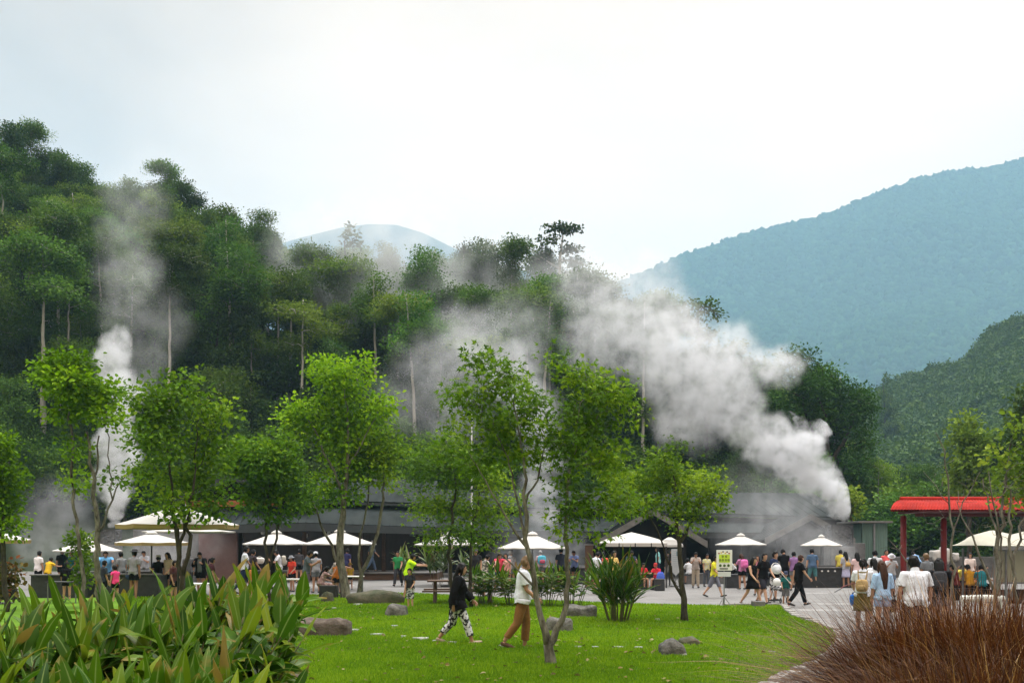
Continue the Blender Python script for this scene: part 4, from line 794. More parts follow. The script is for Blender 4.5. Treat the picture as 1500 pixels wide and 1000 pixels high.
def red_pavilion():
    red = surf('red_roof', (0.29, 0.017, 0.011), .75, .3, 1.5, spec=.08); redp = surf('red_post', (0.16, 0.010, 0.011), .5, .25, 4); redb = surf('red_beam', (0.10, 0.012, 0.014), .6, .25, 4)
    d = 36; base = GX(1365, d); r = empty('red_pavilion', base, 0, 'red roofed open shelter on round red posts at the right edge', 'pavilion')
    xl = GX(1297, d).x - base.x; xr = GX(1760, d).x - base.x; ze = W(0, 747, d).z; zr = W(0, 732, d + .6).z
    y0, y1, ym = -.5, 1.7, .6
    A, B, Cc, Dd = Vector((xl, y0, ze)), Vector((xr, y0, ze)), Vector((xr, y1, ze)), Vector((xl + .82, y1, ze)); R0, R1 = Vector((xl + .75, ym, zr)), Vector((xr - .5, ym, zr))
    b = MB()
    # curved tiled slopes, built as many ridged strips
    n = 150; prof = [(0, 0), (.12, .30), (.35, .62), (.65, .86), (1, 1)]
    def slope(p0, p1, q0, q1, n):
        V = []; nr = (p1 - p0).normalized()
        for i in range(n * 2 + 1):
            f = i / (n * 2); a, c = p0.lerp(p1, f), q0.lerp(q1, f); up = .022 if i % 2 else 0
            for s, h in prof: p = a.lerp(c, s); V.append((p.x, p.y, a.z + (c.z - a.z) * h + up))
        k = len(prof); b.add(np.array(V), np.array([(i * k + j, (i + 1) * k + j, (i + 1) * k + j + 1, i * k + j + 1) for i in range(n * 2) for j in range(k - 1)]))
    slope(A, B, R0, R1, 100); slope(Cc, Dd, R1, R0, 100); slope(Dd, A, R0, R0, 20); slope(B, Cc, R1, R1, 20)
    b.build('roof', red, r)
    b = MB(); b.box(((xl + xr) / 2 + .5, ym, ze - .045), (xr - xl - 1.1, y1 - y0 - .1, .07)); b.build('soffit', redb, r, bevel=.01)
    b = MB(); b.box(((xl + xr) / 2 + .5, .6, ze - .145), (xr - xl - 1.6, .14, .12)); b.build('beam', redb, r, bevel=.01)
    b = MB(); b.tube([R0 + Vector((0, 0, .03)), R1 + Vector((0, 0, .03))], .09, 8); b.build('ridge_cap', red, r)
    for x in (1333, 1393, 1560, 1700):
        for yy in (.6,):
            xx = GX(x, d).x - base.x; b = MB(); b.tube([(xx, yy, 0), (xx, yy, 1.5), (xx, yy, ze - .19)], .105, 12); p = b.build('post', redp, r, smooth=True)
            b = MB(); b.lathe([(.17, 0), (.17, .12), (.11, .16)], (xx, yy, 0), 12); b.build('post_base', stone_grey, p)
red_pavilion()

def parasol(x, ytop, yrim, hw, d, label, n=8, rot=0.0, sag=.12, shade_under=False, tiers=1):
    base = GX(x, d); zt = W(x, ytop, d).z; zr = W(x, yrim, d).z; R_ = hw * d / F / (1 if n > 4 else 1.0)
    r = empty('parasol', base, rot, label, 'parasol', 'parasols on the plaza')
    b = MB(); a = np.arange(n) * 2 * np.pi / n; rings = []
    fr = [0.02, .12, .3, .55, .8, 1.0]
    V = []
    for f in fr:
        h = zr + (zt - zr) * (1 - f) ** (1 + sag)
        for i in range(n):
            V.append((R_ * f * math.cos(a[i]), R_ * f * math.sin(a[i]), h)); a2 = a[i] + math.pi / n; q = R_ * f * math.cos(math.pi / n) * (1 - .02 * f)
            V.append((q * math.cos(a2), q * math.sin(a2), h - .02 * f))
    V = np.array(V); m = 2 * n; k = len(fr); U = V - np.array([0, 0, .02]); val = V[-m:] * np.array([.985, .985, 1]) - np.array([0, 0, 0.11 if shade_under else .05]); 
    q = lambda o, rv=False: np.array([((o + i * m + j), (o + i * m + (j + 1) % m), (o + (i + 1) * m + (j + 1) % m), (o + (i + 1) * m + j))[::-1 if rv else 1] for i in range(k - 1) for j in range(m)])
    al = np.vstack([V, U, val]); ed = np.array([((k - 1) * m + j, 2 * k * m + j, 2 * k * m + (j + 1) % m, (k - 1) * m + (j + 1) % m) for j in range(m)])
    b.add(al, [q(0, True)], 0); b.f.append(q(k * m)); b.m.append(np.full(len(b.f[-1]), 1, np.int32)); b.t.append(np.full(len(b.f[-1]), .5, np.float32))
    b.f.append(ed); b.m.append(np.full(len(ed), 1 if shade_under else 0, np.int32)); b.t.append(np.full(len(ed), .5, np.float32))  # hanging rim strip takes the same painted underside shade on tan parasols
    b.build('canopy', [white_cloth, shaded_cloth if shade_under else white_cloth], r)
    b = MB(); s = .16 * R_; b.lathe([(.001, zt + .10), (s * .5, zt + .06), (s, zt - (zt - zr) * .10 + .03), (s, zt - (zt - zr) * .10)], (0, 0, 0), n * 2); b.build('vent_cap', white_cloth, r)
    b = MB(); b.tube([(0, 0, 0.05), (0, 0, zt + .02)], .03, 8); b.lathe([(.001, zt + .12), (.03, zt + .09), (.001, zt + .04)], (0, 0, 0), 8); b.build('pole', black_metal if shade_under else steel, r)
    b = MB(); b.box((0, 0, .04), (.7, .7, .08)); b.build('base', stone_black, r, bevel=.01)
    for i in range(n):
        b = MB(); c_, s_ = math.cos(a[i]), math.sin(a[i]); b.tube([(.03 * c_, .03 * s_, zt - .1 * (zt - zr) - .05), (R_ * .5 * c_, R_ * .5 * s_, zr + (zt - zr) * .5 ** (1 + sag) - .04), (R_ * .98 * c_, R_ * .98 * s_, zr - .03)], .012, 4)
        b.tube([(.03 * c_, .03 * s_, zr - .05), (R_ * .5 * c_, R_ * .5 * s_, zr + (zt - zr) * .5 ** (1 + sag) - .05)], .01, 4); b.build('rib', brown_wood, r)
    return r
for a in ((0, 777, 790, 43, 33, 'cream parasol cut by the left edge of the photo, underside tinted warm for shade', 8, .2, .1, True),
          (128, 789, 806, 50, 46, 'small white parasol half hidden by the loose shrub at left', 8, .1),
          (261, 739, 768, 87, 27, 'largest cream parasol, nearest on the left, with underside tinted tan for shade', 8, .35, .12, True),
          (222, 780, 794, 53, 38, 'cream parasol with underside tinted tan for shade, lower and left of the largest one', 8, .1, .1, True),
          (277, 771, 778, 66, 40, 'flat looking parasol seen just under the rim of the largest cream one', 8, .3, .1),
          (405, 779, 796, 49, 45, 'white parasol behind the man in a white tee at left centre', 8, .15),
          (498, 777, 796, 54, 44, 'white parasol behind the bright yellow green tree', 8, .3),
          (657, 782, 797, 50, 47, 'white parasol behind the spiky cordyline and picnic table', 8, .1),
          (780, 781, 802, 52, 46, 'bright white parasol behind the forked maple, over the middle pool', 8, .2),
          (1085, 783, 797, 39, 52, 'white parasol directly behind the green and yellow sign', 8, .25),
          (1203, 785, 798, 31, 50, 'small white parasol standing in the steam above the right pool', 8, .0)): parasol(*a)

def tent(x, ytop, yeave, yval, hw, d, label, name='gazebo'):
    base = GX(x, d); r = empty(name, base, 0, label, 'gazebo', None); k = d / F; zt, ze, zv = (W(x, y, d).z for y in (ytop, yeave, yval)); w = hw * k
    b = MB(); fr = [0, .25, .5, .75, 1]; V = []
    for f in fr:
        z = ze + (zt - ze) * (1 - f) ** .75 if True else 0
        for sx, sy in ((-1, -1), (0, -1), (1, -1), (1, 0), (1, 1), (0, 1), (-1, 1), (-1, 0)): V.append((sx * w * f, sy * w * f + w * .2, z + .002))
    V = np.array(V); b.add(V, np.array([(i * 8 + j, i * 8 + (j + 1) % 8, i * 8 + 8 + (j + 1) % 8, i * 8 + 8 + j)[::-1] for i in range(4) for j in range(8)])); 
    b.build('canopy', white_cloth, r)
    for i in range(4):
        b = MB(); L_ = w * 2 / 4; 
        b.box((-w + L_ * (i + .5), -w * .8 - .02, (ze + zv) / 2), (L_ * .93, .02, ze - zv)); b.build('valance', white_cloth, r)
    for sx in (-1, 1):
        for sy in (-.8, 1.2): b = MB(); b.box((sx * w * .97, sy * w * .97, ze / 2), (.06, .06, ze)); b.build('post', black_metal, r)
tent(926, 779, 795, 800, 46, 47, 'white gazebo with a scalloped valance between the two maples')
def lantern():
    d = 48; r = empty('small_canopy', GX(981, d), 0, 'small two tiered white canopy right of the gazebo', 'canopy'); k = d / F
    for nm, yt, ye, hw in (('upper_tier', 786.5, 791, 9), ('lower_tier', 791.5, 798, 17)):
        b = MB(); w = hw * k; b.box((0, 0, (W(0, yt, d).z + W(0, ye, d).z) / 2), (w * 2, w * 2, (ye - yt) * k), top=.25 if nm == 'upper_tier' else .75); b.build(nm, white_cloth, r)
    b = MB(); b.box((0, 0, W(0, 799.5, d).z), (34 * k, 34 * k, 2.5 * k)); b.build('valance', white_cloth, r)
    b = MB(); b.tube([(0, 0, 0), (0, 0, W(0, 792, d).z)], .035, 8); b.build('pole', black_metal, r)
lantern()

def stall():
    d = 27; base = GX(1465, d); r = empty('market_stall', base, 0, 'stall with cream panels and a rippled cream awning at the right edge', 'stall'); k = d / F
    cream = surf('cream_panel', (0.44, 0.44, 0.33), .6, .1, 1.2, translucent=.2); tarp = surf('cream_tarp', (0.42, 0.405, 0.33), .8, .08, 2, translucent=.1)
    def X(x): return (x - 1465) * k
    def Z(y): return CAMZ + (HOR - y) * k
    n = 60; V = []; 
    for i in range(n + 1):
        f = i / n; x = X(1424) + f * (X(1600) - X(1424)); wav = .5 + .5 * math.cos(f * 2 * math.pi * 3.2 + 2.6); ht = Z(798) + min(1, f * 14) ** .6 * (.24 + .15 * wav)
        for g in (0, .25, .5, .75, 1): V.append((x, -1.2 + 2.6 * g, Z(799) + (ht - Z(799)) * math.sin(math.pi * min(max(g * 1.0, 0.0), 1)) ** .6 if 0 < g < 1 else Z(799)))
    b = MB(); b.add(np.array(V), np.array([(i * 5 + j, i * 5 + 5 + j, i * 5 + 6 + j, i * 5 + 1 + j) for i in range(n) for j in range(4)])); b.build('awning', tarp, r, smooth=True)
    b = MB(); b.box(((X(1424) + X(1600)) / 2, -1.2, Z(802)), (X(1600) - X(1424), .05, .08)); b.build('awning_rail', steel, r)
    for x0, x1 in ((1441, 1456), (1457.5, 1494), (1496, 1540)):
        b = MB(); b.box(((X(x0) + X(x1)) / 2, -.6, (Z(806) + Z(851)) / 2), (X(x1) - X(x0), .03, Z(806) - Z(851))); b.build('panel', cream, r)
    b = MB()
    for x in (1440, 1456.7, 1495, 1541): b.box((X(x), -.62, Z(868) / 2 + .5 * Z(803)), (.05, .05, Z(803) - 0.0 - .02)) if False else b.box((X(x), -.63, Z(803) / 2), (.045, .045, Z(803)))
    for y in (804.5, 852): b.box(((X(1440) + X(1541)) / 2, -.66, Z(y)), (X(1541) - X(1440), .04, .05))
    for x in (1440, 1541): b.box((X(x), 1.2, Z(803) / 2), (.045, .045, Z(803)))
    b.build('frame', steel, r)
    b = MB(); b.box((X(1495), .3, .45), (X(1541) - X(1450), 1.1, .06)); b.build('counter', dark_wood, r, bevel=.01)
    rng = np.random.default_rng(9)
    for i in range(7):
        b = MB(); x = X(1452 + i * 13); b.box((0, 0, .15), (.30, .3, .28), top=.9); o = b.build('crate', [dark_wood, brown_wood, steel][i % 3], None, bevel=.01, loc=(base.x + x, d + .1 + .2 * rng.random(), .482)); tag(o, 'small dark box on the low counter under the cream stall panels', 'box', 'boxes on the stall counter')
    # rounded white kerb rail in front of the stall
    b = MB(); a, c = GX(1408, 24), GX(1470, 24); z = W(0, 877, 24).z; b.tube([(a.x, 24, z), ((a.x + c.x) / 2, 24, z + .02), (c.x, 24, z)], .09, 10); 
    for f in (.1, .5, .9): b.box((a.x + (c.x - a.x) * f, 24, z / 2), (.12, .12, z))
    tag(b.build('white_rail', surf('rail_paint', (.6, .62, .56), .5, .1, 3), None, smooth=False), 'low rounded white rail in front of the seated group at right', 'rail')
stall()
# ------------------------------------------------------------------ plants near the camera and on the lawn
ginger_leaf = leafmat('ginger_leaf', (0.020, 0.062, 0.004), (0.058, 0.135, 0.005), (0.20, 0.26, 0.010), trans=0.34, rough=0.4, spec=0.14, objvar=.08, rib=(0.22, 0.30, 0.08), tipcol=(0.19, 0.14, 0.025))
ginger_stem = surf('ginger_stem', (0.05, 0.075, 0.02), .6, .4, 6, col2=(.13, .11, .04))
def blade(mb, rng, acr, alo, p, dirv, up, L, Wd, droop, tint, seg=9, fold=.22, twist=0.0):
    """one lance shaped leaf with a folded midrib"""
    dirv = np.array(dirv, float); dirv /= np.linalg.norm(dirv); up = np.array(up, float)
    side = np.cross(dirv, up); side /= max(np.linalg.norm(side), 1e-6)
    V = []; pos = np.array(p, float); d = dirv.copy(); wav = rng.uniform(0, 6)
    for i in range(seg + 1):
        f = i / seg; w = Wd * (math.sin(math.pi * min(1, f ** .75 * .96 + .04)) ** .8) * .5 if f < 1 else 0.002
        if f < .06: w = Wd * .08
        nn = np.cross(side, d); nn /= np.linalg.norm(nn); s2 = side * math.cos(twist * f) + nn * math.sin(twist * f)
        ripple = .05 * Wd * math.sin(wav + f * 14)
        V += [pos + s2 * w + nn * (w * fold + ripple), pos + s2 * w * .5 + nn * w * fold * .35, pos, pos - s2 * w * .5 + nn * w * fold * .35, pos - s2 * w + nn * (w * fold - ripple)]
        acr += [1, .5, 0, .5, 1]; alo += [f] * 5
        d = d + np.array([0, 0, -droop / seg * (0.4 + 1.2 * f)]); d /= np.linalg.norm(d); pos = pos + d * L / seg
    q = np.array([(i * 5 + j, i * 5 + j + 1, i * 5 + 6 + j, i * 5 + 5 + j) for i in range(seg) for j in range(4)])
    mb.add(np.array(V), q, 0, tint)
def ginger(base, height, nstem, nleaf, L, Wd, spread, label, seed, tint=.45, lean=(0, 0), group='ginger plants', name='ginger_plant', cat='plant', leafm=None, droop=1.1, upright=.48, tall=1.0):
    rng = np.random.default_rng(seed); r = empty(name, base, 0, label, cat, group); lf, st = MB(), MB(); acr, alo = [], []
    for s in range(nstem):
        az = rng.uniform(0, 6.28); out = spread * math.sqrt(rng.random()); x0, y0 = math.cos(az) * out * .5, math.sin(az) * out * .5
        h = height * rng.uniform(.72, 1.0); tl = np.array([math.cos(az) * out * .9 + lean[0] * h, math.sin(az) * out * .9 + lean[1] * h, h * .78])
        pts = [np.array([x0, y0, -.03]) + (tl - [0, 0, 0]) * f + np.array([0, 0, .06 * math.sin(math.pi * f)]) for f in np.linspace(0, 1, 6)]
        st.tube(pts, np.linspace(.014, .006, 6), 5); a0 = rng.uniform(0, 6.28); ts = tint + .2 * rng.standard_normal()
        for k in range(nleaf):
            f = .36 + .64 * (k + rng.random() * .5) / nleaf; f = min(f, 1); i = min(int(f * 5), 4); p = pts[i] + (pts[i + 1] - pts[i]) * (f * 5 - i)
            a = a0 + (k % 2) * math.pi + rng.normal(0, .5); el = upright * (.5 + .7 * f) + rng.normal(0, .14)
            if k == nleaf - 1: el = 1.25
            dv = (math.cos(a) * math.cos(el) + lean[0] * .6, math.sin(a) * math.cos(el) + lean[1] * .6, math.sin(el))
            l = L * rng.uniform(.7, 1.15); dry = rng.random() < .07; n0 = len(alo)
            blade(lf, rng, acr, alo, p, dv, (0, 0, 1) if el < 1.1 else (math.cos(a), math.sin(a), .2), l, Wd * rng.uniform(.8, 1.15), droop * rng.uniform(.3, 1.2), float(np.clip(ts + .13 * rng.standard_normal(), 0, 1)), twist=rng.normal(0, .5), fold=rng.uniform(.1, .35))
            if dry: alo[n0:] = [v + .55 for v in alo[n0:]]
    st.build('stem', ginger_stem, r, smooth=True); lf.build('leaves', leafm or ginger_leaf, r, smooth=True, attrs={'across': acr, 'along': alo})
    return r
def planting():
    rng = np.random.default_rng(41)
    # the big clumps in the left foreground; (x photo, distance, height)
    spec = [(-30, 6.6, 1.30, 'cut off by the left edge'), (60, 6.2, 1.26, 'at the lower left corner, broad leaves arching outward'), (160, 6.0, 1.25, 'in the front row above the bottom edge, third from the left'), (215, 6.3, 1.30, 'in the front row with the brightest broad leaves'), (235, 6.6, 1.34, 'low at the right front of the bed'),
            (20, 7.6, 1.50, 'in the middle row near the left edge'), (120, 7.5, 1.60, 'in the middle row below the small shrub'), (215, 7.8, 1.62, 'in the middle row below the man in a hat'), (240, 7.6, 1.70, 'in the middle row with upright pointed leaves'), (275, 7.7, 1.72, 'at the right end of the bed, leaning over the lawn'),
            (75, 8.8, 1.66, 'in the back row at left, below the pool wall'), (180, 8.9, 1.74, 'in the back row with reddish streaked tall leaves'), (275, 8.8, 1.78, 'in the back row below the seated couple'), (302, 8.7, 1.93, 'in the back row at right, tallest tips below the white tee')]
    for i, (x, d, h, w) in enumerate(spec):
        ginger(GX(x, d), h * 1.10, 26, 11, .43, .105, .42, 'lush ginger plant ' + w, 300 + i, tint=.40 + .08 * math.sin(i * 2.3), lean=(.16 + .12 * math.sin(i * 1.7), -.05), group='ginger plants in the left foreground bed')
    # clumps beyond the lawn
    for i, (x, y, h, ns, L, sp, lab) in enumerate(((712, 887, 1.45, 16, .5, .5, 'bushy ginger clump behind the walking woman'), (752, 889, 1.5, 18, .5, .55, 'bushy ginger clump directly behind the walking man'), (800, 890, 1.5, 18, .5, .55, 'bushy ginger clump right of the walking man, behind the forked maple'), (838, 889, 1.4, 14, .5, .5, 'ginger clump with leaves reaching over the grey stone block'))):
        ginger(G(x, y), h, ns, 9, L, .10, sp, lab, 340 + i, tint=.5, group='ginger clumps behind the lawn', droop=1.0)
    ginger(G(905, 913), 1.75, 34, 7, .75, .085, .55, 'tall dark green spiky plant clump between the forked maple and the slim maple', 350, tint=.25, group='ginger clumps behind the lawn', droop=1.0, upright=1.0)
    cord = leafmat('cordyline_leaf', (0.03, 0.07, 0.012), (0.075, 0.14, 0.02), (0.16, 0.20, 0.03), trans=.25, rough=.4, spec=.5, objvar=.05, rib=(.2, .16, .05), tipcol=(.16, .09, .03))
    ginger(G(640, 856), 2.35, 7, 13, .95, .13, .55, 'cordyline with broad upright sword leaves behind the wooden picnic table', 360, tint=.5, group='cordylines', name='cordyline', leafm=cord, droop=.7, upright=.95)
    ginger(G(600, 858), 1.9, 5, 11, .75, .10, .4, 'smaller yellow striped cordyline beside the man in fluorescent yellow', 361, tint=.7, group='cordylines', name='cordyline', leafm=cord, droop=.9, upright=.8)
    ginger(G(683, 856), 1.7, 5, 11, .75, .10, .4, 'cordyline behind the walking woman, right end of the planter', 362, tint=.4, group='cordylines', name='cordyline', leafm=cord, droop=.9, upright=.8)
    croton = leafmat('croton_leaf', (.05, .07, .01), (.12, .11, .02), (.22, .07, .02), trans=.2, objvar=.05)
    ptree('shrub', 'reddish green croton shrub at the left edge beside the seated polka dot person', 'shrub', 30, [[(8, 905, .03), (8, 870, .02), (8, 840, .012)]], [(8, 838, 14, 14), (2, 855, 16, 14), (16, 862, 8, 12)], croton, tpl=LEAF2, n_att=70, n_leaf=10, size=.14, spread=.14, seed=370, step=.15, group='shrubs', tmean=.5)
    # reddish fountain grass in the right foreground
    fg = leafmat('fountain_grass', (0.045, 0.016, 0.006), (0.12, 0.040, 0.010), (0.40, 0.24, 0.075), trans=.25, rough=.5, spec=.3, objvar=.12)
    fspec = [(1332, 9.0, 1.22, 'at the left end, arching over the path'), (1352, 8.6, 1.32, 'in front of the white shirted man'), (1396, 8.8, 1.42, 'below the first red post'), (1440, 8.4, 1.46, 'below the cream stall panels'), (1500, 8.6, 1.46, 'at the right edge of the photo'), (1368, 7.2, 1.0, 'low at the front left by the kerb'), (1400, 7.0, 1.05, 'low in the front row above the bottom edge, middle'), (1450, 6.9, 1.1, 'low in the front row with the palest dry blades'), (1490, 7.0, 1.15, 'low at the bottom right corner'), (1545, 7.8, 1.35, 'mostly outside the right edge')]
    for i, (x, d, h, w) in enumerate(fspec):
        r = np.random.default_rng(400 + i); n = 3200; h *= 1.14; root = empty('fountain_grass', GX(x, d), 0, 'red brown fountain grass clump ' + w, 'ornamental grass', 'fountain grass clumps in the right foreground'); mb = MB()
        az = r.uniform(0, 6.28, n); rad = .36 * np.sqrt(r.random(n)); low = r.random(n) < .55
        L = h * np.where(low, r.uniform(.6, .95, n), r.uniform(.75, 1.12, n)); sp = np.where(low, r.uniform(.25, .68, n) * (.75 if x < 1370 else 1), r.uniform(.02, .36, n)); seg = 7
        p = np.stack([np.cos(az) * rad, np.sin(az) * rad, np.zeros(n)], 1); out = np.stack([np.cos(az), np.sin(az), np.zeros(n)], 1) + r.normal(0, .55, (n, 3)) * [1, 1, 0]
        sd = np.stack([-out[:, 1], out[:, 0], r.normal(0, .3, n)], 1); sd /= np.linalg.norm(sd, axis=1, keepdims=True); el = math.pi / 2 - sp; wid = np.where(low, r.uniform(.007, .014, n), r.uniform(.005, .010, n)); V = []
        bend = np.where(low, r.uniform(1.4, 3.2, n), r.uniform(.1, 2.0, n))
        for k in range(seg + 1):
            f = k / seg; w = (wid * (1 - f ** 2) + .0008)[:, None]; V.append(p - sd * w); V.append(p + sd * w)
            e = el - bend * f ** 1.6; p = p + (out * np.cos(e)[:, None] + np.array([0, 0, 1.0]) * np.sin(e)[:, None]) * (L / seg)[:, None]
        V = np.stack(V, 1).reshape(-1, 3); k2 = 2 * (seg + 1)
        Fc = (np.arange(n)[:, None, None] * k2 + np.array([(2 * k, 2 * k + 1, 2 * k + 3, 2 * k + 2) for k in range(seg)])[None]).reshape(-1, 4)
        t = np.clip(np.where(low, .46, .30) + .27 * r.standard_normal(n), 0, 1); mb.add(V, Fc, 0, np.repeat(t, seg)); mb.build('blades', fg, root)
        # fuzzy flower heads on the tallest stalks
planting()

# ------------------------------------------------------------------ rocks and lawn furniture
def rock(x, y, wpx, hpx, deep, label, seed, mat, group='rocks on the lawn', flat=.5, name='boulder', rz=0.0, dist=None):
    p = G(x, y) if dist is None else GX(x, dist); k = p.y / F; rng = np.random.default_rng(seed); ph = rng.uniform(0, 6, 6)
    rx, rz_, ry = wpx / 2 * k, hpx * k, deep / 2
    def nz(V):
        U = V / np.array([rx, ry, rz_]); U = np.sign(U) * np.abs(U) ** flat
        s = 1 + .10 * np.sin(U[:, 0] * 3 + ph[0]) * np.sin(U[:, 1] * 3 + ph[1]) + .06 * np.sin(U[:, 2] * 5 + ph[2] + U[:, 0] * 4) + .03 * np.sin(U[:, 0] * 13 + ph[3]) * np.sin(U[:, 1] * 11 + U[:, 2] * 9 + ph[4])
        return U * s[:, None] * np.array([rx, ry, rz_]) * [.86, .86, 1]
    b = MB(); b.ell((0, 0, 0), (rx, ry, rz_), 0, 28, 18, noise=nz); o = b.build(name, mat, None, smooth=True, loc=(p.x, p.y + ry * .9, 0.02), rz=rz); return tag(o, label, 'rock', group)
def rocks():
    lichen = surf('lichen_rock', (0.035, 0.033, 0.028), .95, .5, 6, bump=1, spec=.15, col2=(.17, .165, .145)); brownr = surf('brown_rock', (0.05, 0.038, 0.028), .9, .4, 4, bump=1, spec=.15, col2=(.13, .105, .085)); mossy = surf('mossy_rock', (0.03, 0.042, 0.016), .95, .4, 3.5, bump=.9, col2=(.105, .09, .06))
    rock(468, 935, 92, 25, .9, 'long flat brown rock lying in the grass right of the ginger bed', 1, brownr, rz=-.08, flat=.32)
    rock(579, 905, 38, 18, .7, 'squat lichen spotted stone on the lawn below the boy in patterned shorts', 2, lichen)
    rock(820, 928, 48, 20, .7, 'dark stump like stone block right of the forked maple trunk', 3, lichen, flat=.35)
    rock(852, 907, 52, 18, .9, 'grey stone block half hidden between the ginger clump and the spiky plant', 4, lichen, flat=.4)
    rock(988, 965, 42, 24, .6, 'pointed grey rock, largest of the pair on the right of the lawn', 5, lichen)
    rock(1012, 949, 34, 13, .5, 'low dark rock behind the pointed grey one on the right of the lawn', 6, mossy)
    rock(430, 1002, 40, 14, .4, 'small stone at the bottom edge beside the ginger bed', 7, brownr)
    rock(548, 887, 92, 20, .8, 'long mossy dark rock like a fallen log along the lawn edge', 8, mossy, rz=-.05, flat=.6)
    rock(478, 884, 20, 16, .5, 'small grass covered mound of stone at the foot of the bright yellow green tree', 9, mossy)
    pale = surf('pale_boulder', (.45, .43, .40), .9, .2, 3, bump=.5)
    for i, (x, y, w, h) in enumerate(((1374, 815, 16, 9), (1386, 814, 17, 12), (1402, 816, 9, 6))):
        o = rock(x, y, w, h, .8, ['round pale boulder left of the right red post on the grey parapet', 'pale boulder partly hidden by the right red post on the parapet', 'smallest pale boulder on the parapet, right of the red posts'][i], 20 + i, pale, 'pale boulders on the parapet', dist=59.6); o.location.z = W(0, y, 60).z + .02
rocks()
def furniture():
    r = empty('picnic_table', G(662, 884), 0.05, 'dark wooden picnic table with slanted legs and bench behind the lawn', 'table'); k = r.location.y / F
    b = MB()
    for i in range(4): b.box((.35, -.33 + i * .22, .76), (2.3, .20, .05))
    b.build('tabletop', brown_wood, r, bevel=.008)
    for s in (-1, 1):
        b = MB(); b.box((.35, s * .75, .45), (2.6, .26, .05)); b.build('bench', brown_wood, r, bevel=.008)
        for sx in (-.55, 1.25):
            b = MB(); b.tube([(sx, s * .55, 0), (sx, s * .22, .735)], .055, 4); b.build('leg', brown_wood, r)
    for sx in (-.55, 1.25): b = MB(); b.box((sx, 0, .385), (.06, 1.7, .07)); b.build('crossbar', brown_wood, r)
    for (x, y, hx, hp, w, lab, m) in ((480, 878, .36, .50, 26, 'dark square stool under the pink floral dress', stone_black), (1075, 861, .5, .62, 20, 'black box seat with the grey shirted person leaning on it', stone_black), (967, 865, .5, .5, 14, 'dark grey square block beside the seated red shirts', stone_black), (1113, 891, .42, .22, 17, 'grey concrete planter block at the lawn edge beside the walking couple in black', stone_grey)):
        p = G(x, y); k = p.y / F; b = MB(); b.box((0, 0, hp / 2), (w * k, hx, hp), top=.97); tag(b.build('stone_seat', m, None, bevel=.02, loc=(p.x, p.y + hx / 2, 0.002)), lab, 'stone seat')
    # low ledge where people sit behind the sign
    a, c = GX(1000, 50), GX(1068, 50); b = MB(); b.box((0, 0, .26), (c.x - a.x, .5, .52)); tag(b.build('ledge', stone_grey, None, bevel=.02, loc=((a.x + c.x) / 2, 50.4, 0)), 'low stone ledge left of the sign where people sit', 'ledge')
    # tables used by the visitors on the left
    for (x, d, w, lab) in ((96, 33.5, 46, 'dark table behind the ginger bed at far left'), (292, 32, 30, 'white topped table of the woman in a black jacket'), (430, 36, 34, 'white topped table left of the man in grey tee'), (512, 39, 40, 'white topped table behind the bright tree trunk')):
        r = empty('cafe_table', GX(x, d), 0, lab, 'table', 'tables on the plaza'); w = w * d / F; b = MB(); b.box((0, 0, .73), (w, .7, .04)); b.build('tabletop', stone_black if 'dark' in lab else white_paint, r, bevel=.008)
        for sx in (-1, 1):
            for sy in (-1, 1): b = MB(); b.tube([(sx * w * .44, sy * .28, 0), (sx * w * .44, sy * .28, .71)], .022, 6); b.build('leg', steel, r)
    # sign on a tripod
    d = 31.9; k = d / F; r = empty('sign_stand', GX(1061, d), 0, 'white and lime green notice board on a grey tripod pole at the lawn edge', 'sign')
    lime = surf('lime_panel', (.50, .66, .05), .6, .1, 3); ink = surf('sign_ink', (.05, .09, .02), .7, .1, 3); blk = surf('black_ink', (.02, .02, .02), .7, .1, 3)
    def Z(y): return CAMZ + (HOR - y) * k
    def Xx(x): return (x - 1061) * k
    b = MB(); b.tube([(0, 0.03, 0.02), (0, .03, Z(820))], .018, 8); b.build('pole', steel, r)
    for a in (-2.6, -.55, 1.57): b = MB(); b.tube([(0, .03, .34), (math.cos(a) * .26, .03 + math.sin(a) * .26, 0)], .013, 6); b.build('leg', steel, r)
    b = MB(); b.box((0, 0, (Z(805) + Z(835)) / 2), (23 * k, .03, 30 * k)); bd = b.build('board', white_paint, r, bevel=.006)
    b = MB(); b.box((0, -.0185, (Z(811.5) + Z(823.3)) / 2), (16 * k, .004, 11.8 * k)); b.build('green_panel', lime, bd)
    rng = np.random.default_rng(2); b = MB()
    def glyph(cx, cz, s):
        for i in range(4): b.box((cx + rng.uniform(-.06, .06) * s, -.0225, cz + s * (-.36 + .24 * i)), (s * rng.uniform(.5, .85), .003, s * .10))
        for q in (-.22, .2): b.box((cx + q * s, -.0228, cz), (s * .10, .0035, s * rng.uniform(.6, .9)))
    for x in (1059, 1064): glyph(Xx(x - .5), Z(814.6), 4.2 * k)
    for x in (1054.8, 1058.8, 1063, 1067): glyph(Xx(x), Z(819.8), 4.0 * k)
    b.build('lettering', ink, bd)
    b = MB(); 
    for x in (1055, 1061, 1067): b.tube([(Xx(x), -.017, Z(827.7)), (Xx(x), -.022, Z(827.7))], 2.0 * k, 14)
    b.build('symbol_discs', ink, bd); b = MB(); b.box((Xx(1060), -.0185, Z(832.3)), (12 * k, .004, 1.6 * k)); b.build('text_bar', blk, bd)
    b = MB()
    for i, (x, y, c) in enumerate(((1053, 810, 0), (1056.5, 809, 1), (1059, 807.6, 2), (1062.5, 809.5, 1), (1065, 807.8, 2), (1068, 810, 0))): b.ell((Xx(x), -.018, Z(y)), (1.4 * k, .005, 1.1 * k), c, 8, 5)
